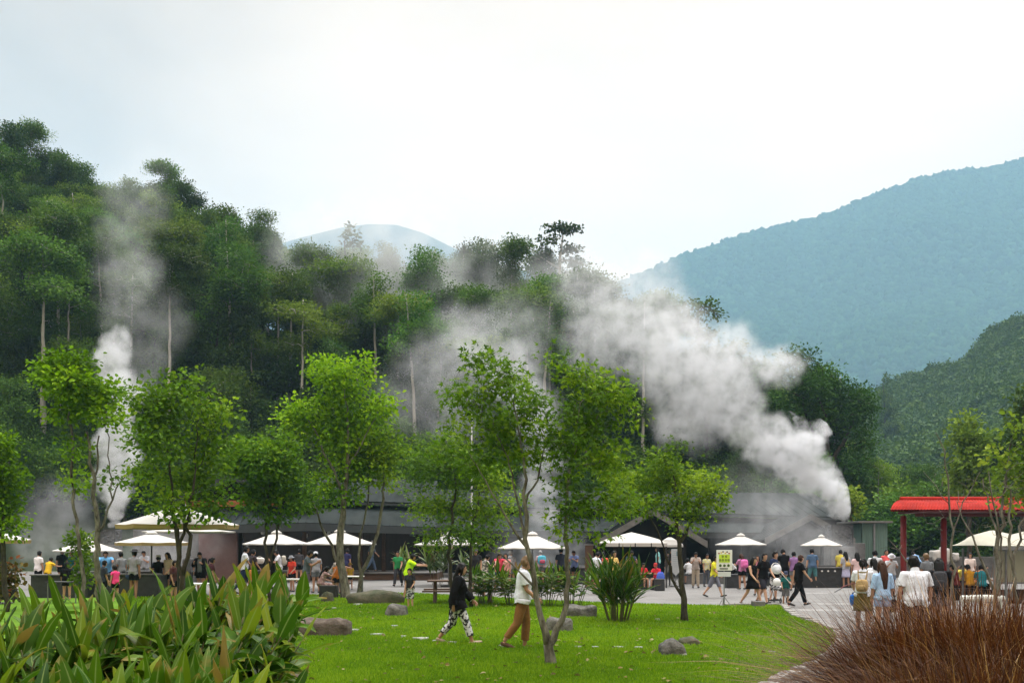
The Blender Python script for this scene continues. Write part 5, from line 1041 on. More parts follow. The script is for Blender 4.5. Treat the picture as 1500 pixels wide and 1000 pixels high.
    b.build('food_pictures', [orange_wood, surf('picture_yellow', (.6, .42, .08), .7, .1, 3), blk], bd)
    b = MB(); b.box((0, 0.0, (Z(837) + Z(844)) / 2), (19 * k, .02, 7.2 * k)); b.build('lower_plate', surf('grey_plate', (.55, .56, .6), .6, .05, 3), r, bevel=.004)
    d = 47; k = d / F; r = empty('banner_sign', GX(990, d), 0, 'tall pale grey information banner with a pointed foot behind the slim maple', 'sign'); zt, zb = CAMZ + (HOR - 803.5) * k, CAMZ + (HOR - 836) * k; zp = CAMZ + (HOR - 843) * k; w = 6.5 * k
    b = MB(); V = [(-w, 0, zt), (-w, 0, zb), (0, 0, zp), (w, 0, zb), (w, 0, zt)]; V2 = [(x, .03, z) for x, _, z in V]; b.add(np.array(V + V2), [np.arange(5)[None], np.arange(5, 10)[::-1][None].copy(), np.array([(i, 5 + i, 5 + (i + 1) % 5, (i + 1) % 5) for i in range(5)])]); bd = b.build('banner', surf('banner_grey', (.42, .45, .47), .7, .08, 2), r)
    b = MB(); 
    for i in range(9): b.box((-.1 * w + rng.uniform(-.1, .1) * w, -.003, zt - (zt - zb) * (.12 + .085 * i)), (w * rng.uniform(.7, 1.3), .004, .012))
    b.box((w * .35, -.003, zt - .22), (w * .5, .004, .22)); b.build('printed_lines', surf('teal_ink', (.16, .24, .27), .7, .1, 3), bd)
    b = MB(); b.tube([(0, .05, 0), (0, .05, zt)], .018, 6); b.box((0, .05, .03), (.5, .4, .05)); b.build('pole', steel, r)
    # tall white pole between the tree crowns in the middle
    b = MB(); p = GX(691, 56); b.tube([(0, 0, 0), (0, 0, 4), (0, 0, W(0, 606, 56).z)], [.06, .05, .03], 8); tag(b.build('flagpole', white_paint, None, loc=p), 'thin white pole rising between the trees left of the forked maple', 'pole')
furniture()
# ------------------------------------------------------------------ people
SKIN = {'l': (0.50, 0.29, 0.19), 'm': (0.40, 0.215, 0.135), 'd': (0.26, 0.13, 0.08)}
skin_m = {k: surf('skin_' + k, c, .55, .06, 8, spec=.4) for k, c in SKIN.items()}
hair_black = surf('hair_black', (.006, .005, .0045), .6, .3, 20, spec=.15); hair_brown = surf('hair_brown', (.04, .018, .010), .6, .3, 20, spec=.15); hair_grey = surf('hair_grey', (.25, .25, .25), .6, .2, 20); hair_fair = surf('hair_fair', (.13, .075, .03), .6, .3, 20)
HAIR = {'k': hair_black, 'b': hair_brown, 'g': hair_grey, 'f': hair_fair}
eye_m = surf('eye_dark', (.02, .012, .01), .3, .1, 5); lip_m = surf('lips', (.30, .10, .08), .5, .1, 5)
POSES = {  # thigh, knee (deg) left/right; arms: forward, out, elbow; torso lean; head pitch
    'stand': dict(l=(1, 3), r=(-2, 4), al=(4, 9, 14), ar=(-3, 9, 12), lean=1, head=4),
    'stand2': dict(l=(5, 8), r=(-3, 2), al=(10, 12, 40), ar=(2, 8, 14), lean=2, head=8),
    'wide': dict(l=(8, 2), r=(4, 2), al=(-2, 14, 12), ar=(-2, 14, 14), lean=2, head=6, spread=8),
    'walk': dict(l=(23, 6), r=(-18, 20), al=(-18, 8, 14), ar=(20, 8, 24), lean=3, head=6),
    'walk2': dict(l=(-18, 22), r=(23, 6), al=(20, 8, 24), ar=(-18, 8, 14), lean=3, head=6),
    'phone': dict(l=(2, 4), r=(-3, 5), al=(28, 10, 88), ar=(30, 10, 90), lean=5, head=30),
    'bend': dict(l=(24, 10), r=(18, 8), al=(52, 8, 18), ar=(48, 8, 25), lean=38, head=10),
    'reach': dict(l=(10, 8), r=(-6, 8), al=(66, 10, 18), ar=(58, 12, 26), lean=14, head=14),
    'sit': dict(l=(82, 86), r=(86, 84), al=(32, 10, 62), ar=(36, 10, 55), lean=8, head=14, sit=1),
    'sit2': dict(l=(80, 92), r=(88, 70), al=(20, 14, 50), ar=(60, 12, 80), lean=20, head=22, sit=1),
    'hands': dict(l=(8, 12), r=(-14, 22), al=(6, 5, 40), ar=(10, 5, 38), lean=2, head=12),
    'carry': dict(l=(4, 6), r=(-4, 6), al=(30, 12, 70), ar=(12, 10, 30), lean=3, head=10),
}
def R3(ax, d): return np.array(Matrix.Rotation(math.radians(d), 3, ax))
_tmp = bpy.data.meshes.new('tmp'); _to = bpy.data.objects.new('tmp', _tmp)
def solid(mb, voxel):
    """fuse overlapping closed shapes into one smooth surface"""
    me = mb.mesh('fuse', []); o = bpy.data.objects.new('fuse', me); COL.objects.link(o)
    m = o.modifiers.new('r', 'REMESH'); m.mode = 'VOXEL'; m.voxel_size = voxel
    s = o.modifiers.new('s', 'SMOOTH'); s.factor = .5; s.iterations = 3
    dg = bpy.context.evaluated_depsgraph_get(); out = bpy.data.meshes.new_from_object(o.evaluated_get(dg))
    V = np.zeros(len(out.vertices) * 3, np.float32); out.vertices.foreach_get('co', V); V = V.reshape(-1, 3)
    Nn = np.zeros(len(out.vertices) * 3, np.float32); out.vertices.foreach_get('normal', Nn); Nn = Nn.reshape(-1, 3)
    Q = np.zeros(len(out.polygons) * 4, np.int32); out.polygons.foreach_get('vertices', Q); Q = Q.reshape(-1, 4)
    bpy.data.objects.remove(o); bpy.data.meshes.remove(me); bpy.data.meshes.remove(out)
    return V, Nn, Q
def person(x, d, H, face, label, shirt=None, bottom=None, sleeve=.5, pose='stand', hair='k', long=0.0, skin='m', legs='shorts', leglen=.5, hat=None, voxel=None, shoes=(.05, .05, .05), base=0.0, fat=1.0, hem=.0, bun=False, loose=1.0, pat=None, bpat=None, cardigan=None, skirt_to=None):
    p = dict(POSES[pose]); s = H / 1.70; sit = p.get('sit'); child = H < 1.35; hs = 1.16 if child else 1.0
    voxel = voxel or .02; sh = .17 * (1 if sleeve is not None else 1) * fat
    up = R3('X', -p['lean']); B = MB(); caps = []          # capsules for telling regions apart
    pel = np.array([0, 0, .94]); T = lambda x, y, z: pel + up @ np.array([x, y, z - .94])
    fw = fat
    tor = [T(0, 0, .86), T(0, -.01, .95), T(0, 0, 1.08), T(0, .012, 1.24), T(0, -.005, 1.36), T(0, -.012, 1.43)]
    B.tube(tor, [.12 * fw, .152 * fw, .132 * fw, .158 * fw, .145 * fw, .07], 16, R2=[.085 * fw, .112 * fw, .10 * fw, .112 * fw, .088 * fw, .058], side=(1, 0, 0))
    for a, b_, r0_, r1_ in zip(tor[:-1], tor[1:], (.12, .15, .13, .15, .125), (.15, .13, .15, .125, .045)): caps.append((a, b_, (r0_ * fw, r1_ * (fw if r1_ > .05 else 1)), 'torso'))
    nk0, hd = T(0, -.012, 1.40), None
    hp = R3('X', -p['lean'] - p['head']); nk1 = T(0, .012, 1.49); hc = nk1 + hp @ np.array([0, .018, .098 * hs])
    B.tube([nk0, nk1, hc], [.056, .052, .05], 10)
    Hm = lambda v: hc + hp @ (np.array(v) * hs)
    B.ell(hc + hp @ np.array([0, -.004, .012]) * hs, (.075 * hs, .094 * hs, .105 * hs), 0, 16, 11, M=hp)
    B.tube([Hm((0, .02, -.02)), Hm((0, .045, -.075)), Hm((0, .058, -.105))], [.062 * hs, .05 * hs, .028 * hs], 10)
    B.tube([Hm((0, .088, .02)), Hm((0, .106, -.02)), Hm((0, .09, -.03))], [.010, .016, .010], 6)
    for q in (-1, 1): B.ell(Hm((q * .075, -.005, -.01)), (.012 * hs, .022 * hs, .032 * hs), 0, 8, 6, M=hp)
    caps.append((Hm((0, 0, .06)), Hm((0, .03, -.09)), .085 * hs, 'head')); caps.append((nk0, nk1, .052, 'neck'))
    # legs
    feet = []; K = {}
    for nm, q in (('l', -1), ('r', 1)):
        a, k = p[nm]; sp = math.radians(p.get('spread', 2)) ; a_, b_ = math.radians(a), math.radians(a - k)
        h0 = pel + np.array([q * .085 * fw, 0, -.03]); th = np.array([q * math.sin(sp), math.sin(a_), -math.cos(a_)]); shn = np.array([q * math.sin(sp), math.sin(b_), -math.cos(b_)])
        kn = h0 + th * .43; an = kn + shn * .40; fa = b_ * .55 if not sit else 0; fd = np.array([q * .12, math.cos(fa), math.sin(fa) if not sit else 0])
        B.tube([h0, h0 + th * .2, kn, kn + shn * .12, kn + shn * .26, an], np.array([.088, .08, .056, .054, .046, .036]) * (.5 + .5 * fw), 12)
        heel = an + np.array([0, -.03, -.045]); toe = heel + fd * .235
        B.tube([heel - fd * .02, heel + fd * .07, heel + fd * .16, toe], [.030, .038, .044, .030], 10, R2=[.03, .036, .026, .016], side=(1, 0, 0))
        caps += [(h0, kn, .07 * fw, 'thigh' + nm), (kn, an, .048, 'shin' + nm), (heel, toe, .035, 'foot' + nm)]; feet += [heel, toe]; K[nm] = (h0, kn, an)
    # arms
    hands = []
    for nm, q in (('al', -1), ('ar', 1)):
        f, o_, e = p[nm]; f_, oo, fe = math.radians(f + p['lean'] * .3), math.radians(o_), math.radians(f + e + p['lean'] * .3)
        s0 = T(q * sh, -.005, 1.375); u1 = np.array([q * math.sin(oo), math.sin(f_) * math.cos(oo), -math.cos(f_) * math.cos(oo)]); inn = -.35 * min(1, e / 60); u2 = np.array([q * (math.sin(oo) * .5 + inn), math.sin(fe), -math.cos(fe)]); u2 /= np.linalg.norm(u2)
        el = s0 + u1 * .285; wr = el + u2 * .245; kn = wr + u2 * .085
        B.tube([T(q * .09, 0, 1.36), s0, s0 + u1 * .10, el, el + u2 * .08, wr], [.062, .056, .049, .038, .038, .027], 10)
        sd = np.cross(u2, [q, 0, 0]); sd = sd / max(np.linalg.norm(sd), 1e-6)
        B.tube([wr - u2 * .02, wr + u2 * .04, kn], [.026, .038, .036], 10, R2=[.022, .02, .018], side=sd)
        caps += [(s0, el, .045, 'upper' + nm), (el, wr, .034, 'fore' + nm), (wr, kn + u2 * .02, .03, 'hand' + nm)]; hands.append((wr, kn, u2, sd, q))
    V, Nn, Q = solid(B, voxel)
    C = V[Q].mean(1); best = np.full(len(C), 9e9); lab = np.zeros(len(C), int); tt = np.zeros(len(C))
    for i, (a, b_, r, nm) in enumerate(caps):
        ab = b_ - a; t = np.clip(((C - a) @ ab) / (ab @ ab), 0, 1); rr_ = r[0] + (r[1] - r[0]) * t if isinstance(r, tuple) else r; dd = np.linalg.norm(C - a - t[:, None] * ab, axis=1) / rr_; m = dd < best; best[m] = dd[m]; lab[m] = i; tt[m] = t[m]
    L_ = np.array([c[3] for c in caps])[lab]
    zmin = min(f_[2] for f_ in feet) - .042 if not sit else pel[2] - .13 - .45
    seat_drop = zmin; V = V - [0, 0, zmin]
    def fin(v): return (np.asarray(v) - [0, 0, zmin]) * s
    V = V * s; C = (C - [0, 0, zmin]) * s
    root_loc = GX(x, d); root_loc.z = base
    ang = math.radians(face)
    # body
    B2 = MB(); B2.add(V, Q, 0)
    for wr, kn, u2, sd, q in hands:                                     # five fingers, curled a little, thumb from the side of the palm
        n_ = np.cross(u2, sd); n_ = n_ if n_[0] * q < 0 else -n_
        for j, (o_, ln) in enumerate(((-.026, .062), (-.009, .072), (.009, .068), (.026, .052))):
            b0 = kn - u2 * .01 + sd * o_; b1 = b0 + u2 * ln * .5 + n_ * .006; b2 = b1 + u2 * ln * .35 + n_ * .018; b3 = b2 + u2 * ln * .12 + n_ * .02
            B2.tube([fin(b0), fin(b1), fin(b2), fin(b3)], np.array([.0088, .0082, .0074, .005]) * s, 6)
        t0 = wr + u2 * .025 + sd * -.024; t1 = t0 - sd * .022 + u2 * .028; t2 = t1 + u2 * .026 + n_ * .012; B2.tube([fin(t0), fin(t1), fin(t2)], np.array([.011, .0095, .006]) * s, 6)
    for q in (-1, 1): B2.ell(fin(Hm((q * .031, .083, .022))), np.array((.011, .006, .006)) * s * hs, 1, 8, 5, M=hp)
    B2.ell(fin(Hm((0, .096, -.062))), np.array((.02, .006, .005)) * s * hs, 2, 8, 5, M=hp)
    root = B2.build('person', [skin_m[skin], eye_m, lip_m], None, smooth=True, loc=root_loc); root.rotation_euler = (0, 0, ang)
    tag(root, label, 'person', 'visitors at the hot spring park')
    def shell(name, mask, off, mat, soft=0.0):
        if mask.sum() < 6: return None
        F2 = Q[mask]; ids = np.unique(F2); mp = np.zeros(len(V), int); mp[ids] = np.arange(len(ids)); VV = V[ids] + Nn[ids] * (off * s)
        if soft: VV[:, :2] += Nn[ids][:, :2] * soft * s * np.clip((VV[:, 2].max() - VV[:, 2]) / max(np.ptp(VV[:, 2]), .01), 0, 1)[:, None]
        b = MB(); b.add(VV, mp[F2], 0); o = b.build(name, mat, root, smooth=True)
        so_ = o.modifiers.new('thick', 'SOLIDIFY'); so_.thickness = .006; so_.offset = -1; return o
    isT = L_ == 'torso'; upz = tt
    tz = np.array([i for i in range(len(caps))])[lab]
    low = isT & (tz == 0) & (tt < .5 - hem)
    if shirt is not None:
        m = isT & ~(low)
        if hem > .3: m |= np.char.startswith(L_, 'thigh') & (tt < hem - .3)
        if sleeve: m |= np.char.startswith(L_, 'upper') & (tt < min(1, sleeve * 1.25))
        if sleeve and sleeve >= 1: m |= np.char.startswith(L_, 'fore') & (tt < .95)
        shell('shirt', m, .016 * loose, cloth(shirt, pat), soft=.022 * loose)
    if bottom is not None:
        if legs in ('shorts', 'pants'):
            ln = leglen if legs == 'shorts' else 2
            m = (isT & (tz <= 0)) | (isT & (tz == 1) & (tt < .35)) | np.char.startswith(L_, 'thigh') & (tt < max(.25, min(ln, 1.01) * 1.1))
            if ln > 1: m |= np.char.startswith(L_, 'shin') & (tt < (.93 if leglen >= .5 else leglen * 2))
            shell('trousers' if legs == 'pants' else 'shorts', m, .012, cloth(bottom, bpat), soft=.02)
        else:                                                           # skirt or dress lofted round both legs
            top = 1.06 if legs == 'skirt' else 1.40; zb = skirt_to if skirt_to else .45; pts, rx, ry = [], [], []
            for f in np.linspace(0, 1, 9):
                z = top + (zb - top) * f; xs, ys = [], []
                for nm in 'lr':
                    h0, kn, an = K[nm]; z0 = z
                    if z0 > h0[2]: c = tor[1] + (tor[3] - tor[1]) * np.clip((z0 - tor[1][2]) / max(.01, tor[3][2] - tor[1][2]), 0, 1.4); c = c + np.array([.0, 0, 0])
                    elif z0 > kn[2]: c = h0 + (kn - h0) * (h0[2] - z0) / max(.01, h0[2] - kn[2])
                    else: c = kn + (an - kn) * min(1, (kn[2] - z0) / max(.01, kn[2] - an[2]))
                    xs.append(c[0]); ys.append(c[1])
                t_ = max(0, (f - .25)); pts.append(fin((0, sum(ys) / 2, z))); wb = .155 if z < 1.2 else .15
                rx.append((wb * fat + abs(xs[1] - xs[0]) * .12 + .05 * t_) * s); ry.append((.125 * fat + abs(ys[1] - ys[0]) * .5 + .05 * t_) * s)
            b = MB(); b.tube(pts, rx, 20, R2=ry, side=(1, 0, 0), cap=False); o = b.build('dress' if legs == 'dress' else 'skirt', cloth(bottom, bpat), root, smooth=True); so_ = o.modifiers.new('thick', 'SOLIDIFY'); so_.thickness = .008; so_.offset = -1
    if cardigan is not None:
        m = (isT | (np.char.startswith(L_, 'thigh') & (tt < .35))) & ~((C[:, 1] > .03 * s) & (np.abs(C[:, 0]) < .07 * s)) | np.char.startswith(L_, 'upper') | (np.char.startswith(L_, 'fore') & (tt < .93))
        shell('cardigan', m, .032, cloth(cardigan), soft=.05)
    for nm in 'lr':
        if shoes: shell('shoe', (L_ == 'foot' + nm) & ((C[:, 2] < C[L_ == 'foot' + nm][:, 2].min() + .05 * s) | True), .009, cloth(shoes))
    # hair
    lc = (C / s + [0, 0, zmin] - hc) @ hp / hs
    if hair:
        m = (L_ == 'head') & ((lc[:, 2] > .062) | ((lc[:, 1] < .012) & (lc[:, 2] > -.09)) | ((lc[:, 2] > .035) & (lc[:, 1] < .055))) & (best < 9)
        b = MB(); F2 = Q[m]; ids = np.unique(F2); mp = np.zeros(len(V), int); mp[ids] = np.arange(len(ids)); lh = ((V[ids] / s + [0, 0, zmin] - hc) @ hp); th_ = .016 + .010 * np.sin(lh[:, 0] * 60) * np.sin(lh[:, 1] * 50 + lh[:, 2] * 40)
        b.add(V[ids] + Nn[ids] * (th_ * s)[:, None], mp[F2])
        if long:
            back = T(0, -.10 * fat - .015, 1.50 - long * .8); pts = [Hm((0, -.055, .06)), Hm((0, -.078, -.02)), Hm((0, -.082, -.10)), T(0, -.095 * fat, 1.40), back] if long > .15 else [Hm((0, -.05, .05)), Hm((0, -.06, -.03)), Hm((0, -.055, -.11))]
            rr = [.07, .086, .092, .095, .05][:len(pts)] if long > .15 else [.08, .09, .07]; r2 = [.04, .045, .042, .035, .02][:len(pts)] if long > .15 else [.055, .06, .04]
            b.tube([fin(q) for q in pts], np.array(rr) * s * hs, 12, R2=np.array(r2) * s * hs, side=(1, 0, 0))
            if long > .1:
                for q in (-1, 1): b.tube([fin(Hm((q * .06, .03, .06))), fin(Hm((q * .078, .02, 0))), fin(Hm((q * .078, .012, -.09))), fin(Hm((q * .07, .0, -.16)))], np.array([.02, .025, .026, .015]) * s, 8)
        if bun: b.ell(fin(Hm((0, -.05, .12)) if bun == 1 else Hm((0, -.12, .03))), np.array((.04, .04, .04)) * s, 0, 8, 6)
        if bun == 2: b.tube([fin(Hm((0, -.11, .04))), fin(Hm((0, -.15, -.04))), fin(Hm((0, -.13, -.16)))], np.array([.035, .032, .01]) * s, 8)
        b.build('hair', HAIR[hair], root, smooth=True)
    if hat:
        kind, hc_ = hat; b = MB(); ctr = fin(Hm((0, -.004, .06))); R_ = Matrix(hp.tolist())
        pr = {'brim': [(.155, -.012), (.15, 0), (.098, .006), (.094, .05), (.08, .085), (.001, .09)], 'cap': [(.098, -.02), (.098, .03), (.075, .075), (.001, .092)], 'helmet': [(.105, -.03), (.11, .03), (.08, .085), (.001, .10)]}[kind]
        b2 = MB(); b2.lathe(pr, (0, 0, 0), 18); VV = np.concatenate(b2.v) * s * hs @ hp.T + ctr; b.add(VV, b2.f[0])
        if kind == 'cap': q2 = MB(); q2.tube([(0, .07, -.012), (0, .13, -.02), (0, .165, -.03)], [.085, .075, .03], 10, R2=[.008] * 3, side=(1, 0, 0)); b.add(np.concatenate(q2.v) * s * hs @ hp.T + ctr, q2.f)
        b.build('hat', cloth(hc_), root, smooth=True)
    A = Matrix.Rotation(ang, 3, 'Z')
    def world_pt(v): return A @ Vector(fin(v)) + root_loc
    return dict(root=root, T=T, pt=world_pt, hands=[world_pt(h[1] + h[2] * .03) for h in hands], ang=ang, s=s, back=world_pt(T(0, -.12 * fat, 1.22)))

def backpack(P, col, label, size=(.30, .16, .40), dz=0.0, off=.09, name='backpack', cat='backpack', col2=None):
    c = P['back']; A = Matrix.Rotation(P['ang'], 3, 'Z'); c = c + A @ Vector((0, -off, dz)); s = P['s']; r = empty(name, c, P['ang'], label, cat)
    w, d, h = [v * s for v in size]; b = MB(); nz = lambda V: np.sign(V) * np.abs(V / np.array([w / 2, d / 2, h / 2])) ** .55 * np.array([w / 2, d / 2, h / 2])
    b.ell((0, 0, 0), (w / 2, d / 2, h / 2), 0, 18, 12, noise=nz); b.build('body', cloth(col), r, smooth=True)
    b = MB(); nz2 = lambda V: np.sign(V) * np.abs(V / np.array([w * .36, d * .3, h * .22])) ** .6 * np.array([w * .36, d * .3, h * .22]); b.ell((0, -d * .45, -h * .18), (w * .36, d * .3, h * .22), 0, 14, 9, noise=nz2); b.build('pocket', cloth(col2 or tuple(v * .8 for v in col)), r, smooth=True)
    for q in (-1, 1):
        b = MB(); b.tube([(q * w * .28, d * .42, h * .38), (q * .10 * s, .17 * s, .20 * s - dz), (q * .12 * s, .27 * s, .10 * s - dz), (q * .13 * s, .24 * s, -.10 * s), (q * w * .3, d * .42, -h * .36)], .018 * s, 6); b.build('strap', cloth(col2 or tuple(v * .7 for v in col)), r)
    return r
def bag(loc, size, col, label, rz=0, handle=.16, name='bag', cat='bag'):
    r = empty(name, loc, rz, label, cat); w, d, h = size; b = MB(); sg = np.array([w / 2, d / 2, h / 2]); nz = lambda V: (np.sign(V) * np.abs(V / sg) ** .6 * sg) * (1 + .05 * np.sin(V[:, 2:3] * 30))
    b.ell((0, 0, -handle - h / 2), sg, 0, 16, 10, noise=nz); b.build('body', cloth(col), r, smooth=True); b = MB(); b.tube([(-w * .3, 0, -handle - .02), (-w * .12, 0, -.02), (0, 0, 0), (w * .12, 0, -.02), (w * .3, 0, -handle - .02)], .008, 5); b.build('handle', cloth(tuple(v * .6 for v in col)), r)
    return r
BLK = (.008, .008, .009); WHT = (.62, .64, .68); NAVY = (.02, .03, .07); GREY = (.14, .15, .16)
def people():
    # the couple crossing the lawn
    P = person(671, 19.9, 1.63, -90, 'woman with long dark hair in a black cardigan and floral trousers walking across the lawn, looking down', WHT, BLK, 1, 'walk2', long=.55, legs='pants', leglen=.36, bpat=(.55, .55, .56), shoes=(.35, .27, .2), voxel=.011, cardigan=BLK, hem=.1)
    P['root']['label'] = 'person in a black cardigan and floral trousers crossing the lawn with bowed head'
    bag(P['pt'](np.array([-.26, -.12, .96])), (.30, .16, .36), BLK, 'big soft black bag hanging behind the person in the black cardigan', -1.57)
    P = person(766, 19.1, 1.75, -90, 'person in a loose white tee and rolled brown trousers walking across the lawn', WHT, (.20, .10, .035), .55, 'hands', hair='f', skin='m', legs='pants', leglen=.40, shoes=(.10, .06, .04), voxel=.011, hem=.45, loose=1.5)
    # group at the right, seen from behind
    P = person(1264, 22.5, 1.64, -25, 'person with dark ponytail in a white tee and long olive pinafore near the brown grass', WHT, (.13, .10, .035), .5, 'stand2', long=.0, bun=2, legs='dress', skirt_to=.52, voxel=.012, shoes=(.2, .1, .05))
    backpack(P, (.40, .28, .13), 'small tan backpack worn over the olive pinafore', (.27, .14, .28), -.12)
    bag(P['hands'][0] + Vector((-.02, .05, .05)), (.22, .1, .26), (.03, .16, .55), 'bright blue bag held beside the olive pinafore', 0, .05)
    r = empty('net_handle', P['pt'](np.array([-.25, -.10, 1.12])), 0, 'dark red curved net handle poking out left of the tan backpack', 'pole'); b = MB(); b.tube([(.62, .0, -.02), (.3, 0, .03), (0, 0, .01), (-.16, 0, -.05), (-.24, 0, -.10)], [.012, .012, .012, .014, .016], 6); b.build('rod', surf('dark_red', (.12, .02, .025), .5, .1, 5), r); b = MB(); b.tube([(-.22, 0, -.09), (-.36, 0, -.17)], .018, 6); b.build('grip', steel, r)
    P = person(1293, 21.5, 1.60, 8, 'person with long wavy brown hair in a light blue blouse and denim shorts, from behind', (.32, .47, .66), (.20, .27, .42), .9, 'stand', hair='b', long=.52, voxel=.012, leglen=.45)
    bag(P['pt'](np.array([.19, -.02, 1.12])), (.26, .12, .28), BLK, 'black shoulder bag at the right side of the light blue blouse', 0, .24)
    person(1341, 18.3, 1.76, 5, 'broad person in a plain white tee seen from behind, standing at the brown grass', WHT, BLK, .55, 'wide', skin='m', voxel=.012, fat=1.22, loose=1.3, leglen=.7, hem=.2)
    P = person(1376, 21.5, 1.66, -20, 'person in a black top with thick dark hair right of the broad white tee', BLK, (.05, .05, .06), 1, 'carry', long=.2, voxel=.013, fat=1.1)
    backpack(P, (.05, .05, .055), 'dark grey backpack on the person in black with a white collar', (.30, .16, .40), 0)
    person(1281, 27, 1.58, 15, 'person with dark bobbed hair in a white blouse behind the light blue blouse', WHT, BLK, .6, 'stand', long=.16)
    person(1282, 37, 1.72, -10, 'person in a white tee seen from behind above the bobbed dark hair', WHT, NAVY, .5, 'stand2', fat=1.1)
    person(1256, 40, 1.62, 0, 'person in a pale pink tee with dark shoulder length hair near the stone wall', (.62, .45, .45), BLK, .5, 'stand', long=.2)
    P = person(1239, 46, 1.60, 10, 'person in a grey blouse and pale lilac skirt beside the low black wall', (.36, .37, .42), (.42, .42, .58), .7, 'stand', long=.28, legs='skirt', skirt_to=.48)
    backpack(P, (.55, .36, .10), 'small yellow bag on the back of the grey blouse', (.24, .12, .2), -.12)
    person(1231, 49, 1.66, -30, 'person in a yellow tee partly behind the grey blouse', (.60, .50, .08), BLK, .5, 'stand')
    person(1298, 46, 1.68, 180, 'person in a coral red shirt facing the camera by the green shed', (.62, .10, .10), NAVY, .5, 'stand')
    person(1305, 38, 1.58, 170, 'person in a white bucket hat and white top, head down', WHT, (.2, .3, .45), .5, 'phone', hat=('brim', WHT))
    person(1346, 57, 1.7, 20, 'person in a blue work shirt standing by the parapet behind the left red post', (.20, .33, .52), NAVY, 1, 'bend', hat=('cap', (.03, .03, .03)))
    person(1358, 32, 1.66, 20, 'person with orange brown hair between the white tee and the red posts', GREY, BLK, .5, 'stand', hair='f')
    P = person(1421, 44, 1.60, 160, 'person in a white shirt and dark vest standing near the stall corner', (.62, .52, .48), BLK, .8, 'walk', long=.2, legs='pants')
    for (x, d, c, lab, po, f) in ((1401, 36, (.10, .02, .02), 'person in dark red seated at the foot of the right red post', 'sit', 60), (1412, 39, (.62, .52, .10), 'person in pale yellow seated behind the ochre shirt', 'sit2', 150), (1421, 36, (.45, .22, .02), 'person in an ochre shirt seated with back to the camera', 'sit', 10), (1433, 38, (.5, .2, .1), 'person in orange seated beside the teal shirt', 'sit2', 200), (1438, 35.5, (.02, .13, .15), 'person in a teal shirt seated near the stall frame', 'sit', -20), (1378, 31, (.05, .03, .04), 'person in dark clothes crouching left of the right red post', 'sit2', 60)):
        person(x, d, 1.6, f, lab, c, BLK, .5, po, legs='pants')
        b = MB(); b.box((0, 0, .21), (.4, .4, .42)); p_ = GX(x, d); tag(b.build('stool', dark_wood, None, bevel=.02, loc=(p_.x, p_.y - (.08 if abs(f) < 90 else -.08) * 0, 0.002)), 'low dark stool under the ' + lab.replace('person in a ', '').replace('person in an ', '').replace('person in ', '').split(' seated')[0].split(' crouching')[0] + ' sitter near the stall', 'stool', 'stools near the stall')
    # walking group in the middle right
    person(1102, 32.3, 1.57, -140, 'person in a black dress walking toward the camera at the lawn edge', BLK, BLK, 0, 'walk', long=.3, legs='dress', skirt_to=.62, skin='l')
    P = person(1118, 33.2, 1.70, -150, 'person in a black tee and dark shorts carrying a white helmet', BLK, (.03, .03, .04), .5, 'walk2', leglen=.85, skin='l')
    r = empty('helmet', P['hands'][0] + Vector((.03, 0, -.10)), .4, 'white helmet swinging from the hand of the person in the black tee', 'helmet'); b = MB(); b.lathe([(.11, -.10), (.135, -.02), (.115, .08), (.06, .13), (.001, .14)], (0, 0, 0), 16); b.build('shell', white_paint, r, smooth=True); b = MB(); b.tube([(-.1, 0, .05), (-.04, 0, .16), (.05, 0, .16), (.1, 0, .05)], .008, 5); b.build('strap', black_metal, r)
    person(1133, 35.2, 1.70, -130, 'person in a navy tee and black shorts behind the helmet carrier', NAVY, BLK, .5, 'stand2', leglen=.85, skin='l')
    person(1149, 42, 1.76, 10, 'tall person in a black tee seen from behind in front of the steam', BLK, BLK, .5, 'phone', legs='pants')
    person(1163, 43, 1.62, 0, 'person in a purple and grey top with tied hair near the black pool wall', (.25, .14, .30), GREY, .3, 'stand', hair='k')
    person(1170, 32.2, 1.64, -80, 'person all in black with wavy brown hair walking right', BLK, BLK, .5, 'walk', hair='b', legs='pants', skin='l', hem=.2)
    P = person(1151, 32.6, 1.06, 170, 'small child in a teal shirt and grey shorts with a cap, carrying a net', (.02, .12, .11), (.17, .17, .18), .5, 'carry', leglen=.9, hat=('cap', (.05, .06, .10)), shoes=(.3, .08, .06), skin='l')
    h = P['hands'][0]; r = empty('butterfly_net', h, 0, 'white round butterfly net on a pale stick held up by the small child', 'net'); tip = Vector((-.30, .0, .33)); b = MB(); b.tube([(.06, 0, -.06), tip * .5, tip], .011, 6); b.build('stick', white_paint, r)
    c_ = tip + Vector((-.12, 0, .11)); b = MB(); a = np.linspace(0, 2 * math.pi, 21); b.tube([c_ + Vector((math.cos(t) * .15, math.sin(t) * .08, math.sin(t) * .17)) for t in a], .012, 6, cap=False); b.build('hoop', white_paint, r)
    b = MB(); b.lathe([(.15, 0), (.13, -.10), (.07, -.2), (.001, -.24)], (0, 0, 0), 16); V = np.concatenate(b.v); V = V @ np.array(Matrix.Rotation(math.radians(-62), 3, 'X')).T + np.array(c_); b2 = MB(); b2.add(V, b.f[0]); b2.build('mesh_bag', surf('net_mesh', (.62, .63, .66), .8, .05, 5, translucent=.3), r)
    # stroller behind the child
    r = empty('stroller', GX(1139, 34.3), -.6, 'black and white folding stroller behind the small child with the net', 'stroller'); b = MB(); b.box((0, 0, .50), (.36, .44, .08), rx=.2); b.box((0, -.22, .74), (.36, .06, .46), rx=-.35); b.build('seat', cloth((.55, .55, .56), BLK), r, bevel=.02)
    b = MB(); b.ell((0, -.2, .98), (.2, .26, .15), 0, 12, 8); b.build('hood', cloth(BLK), r, smooth=True); b = MB()
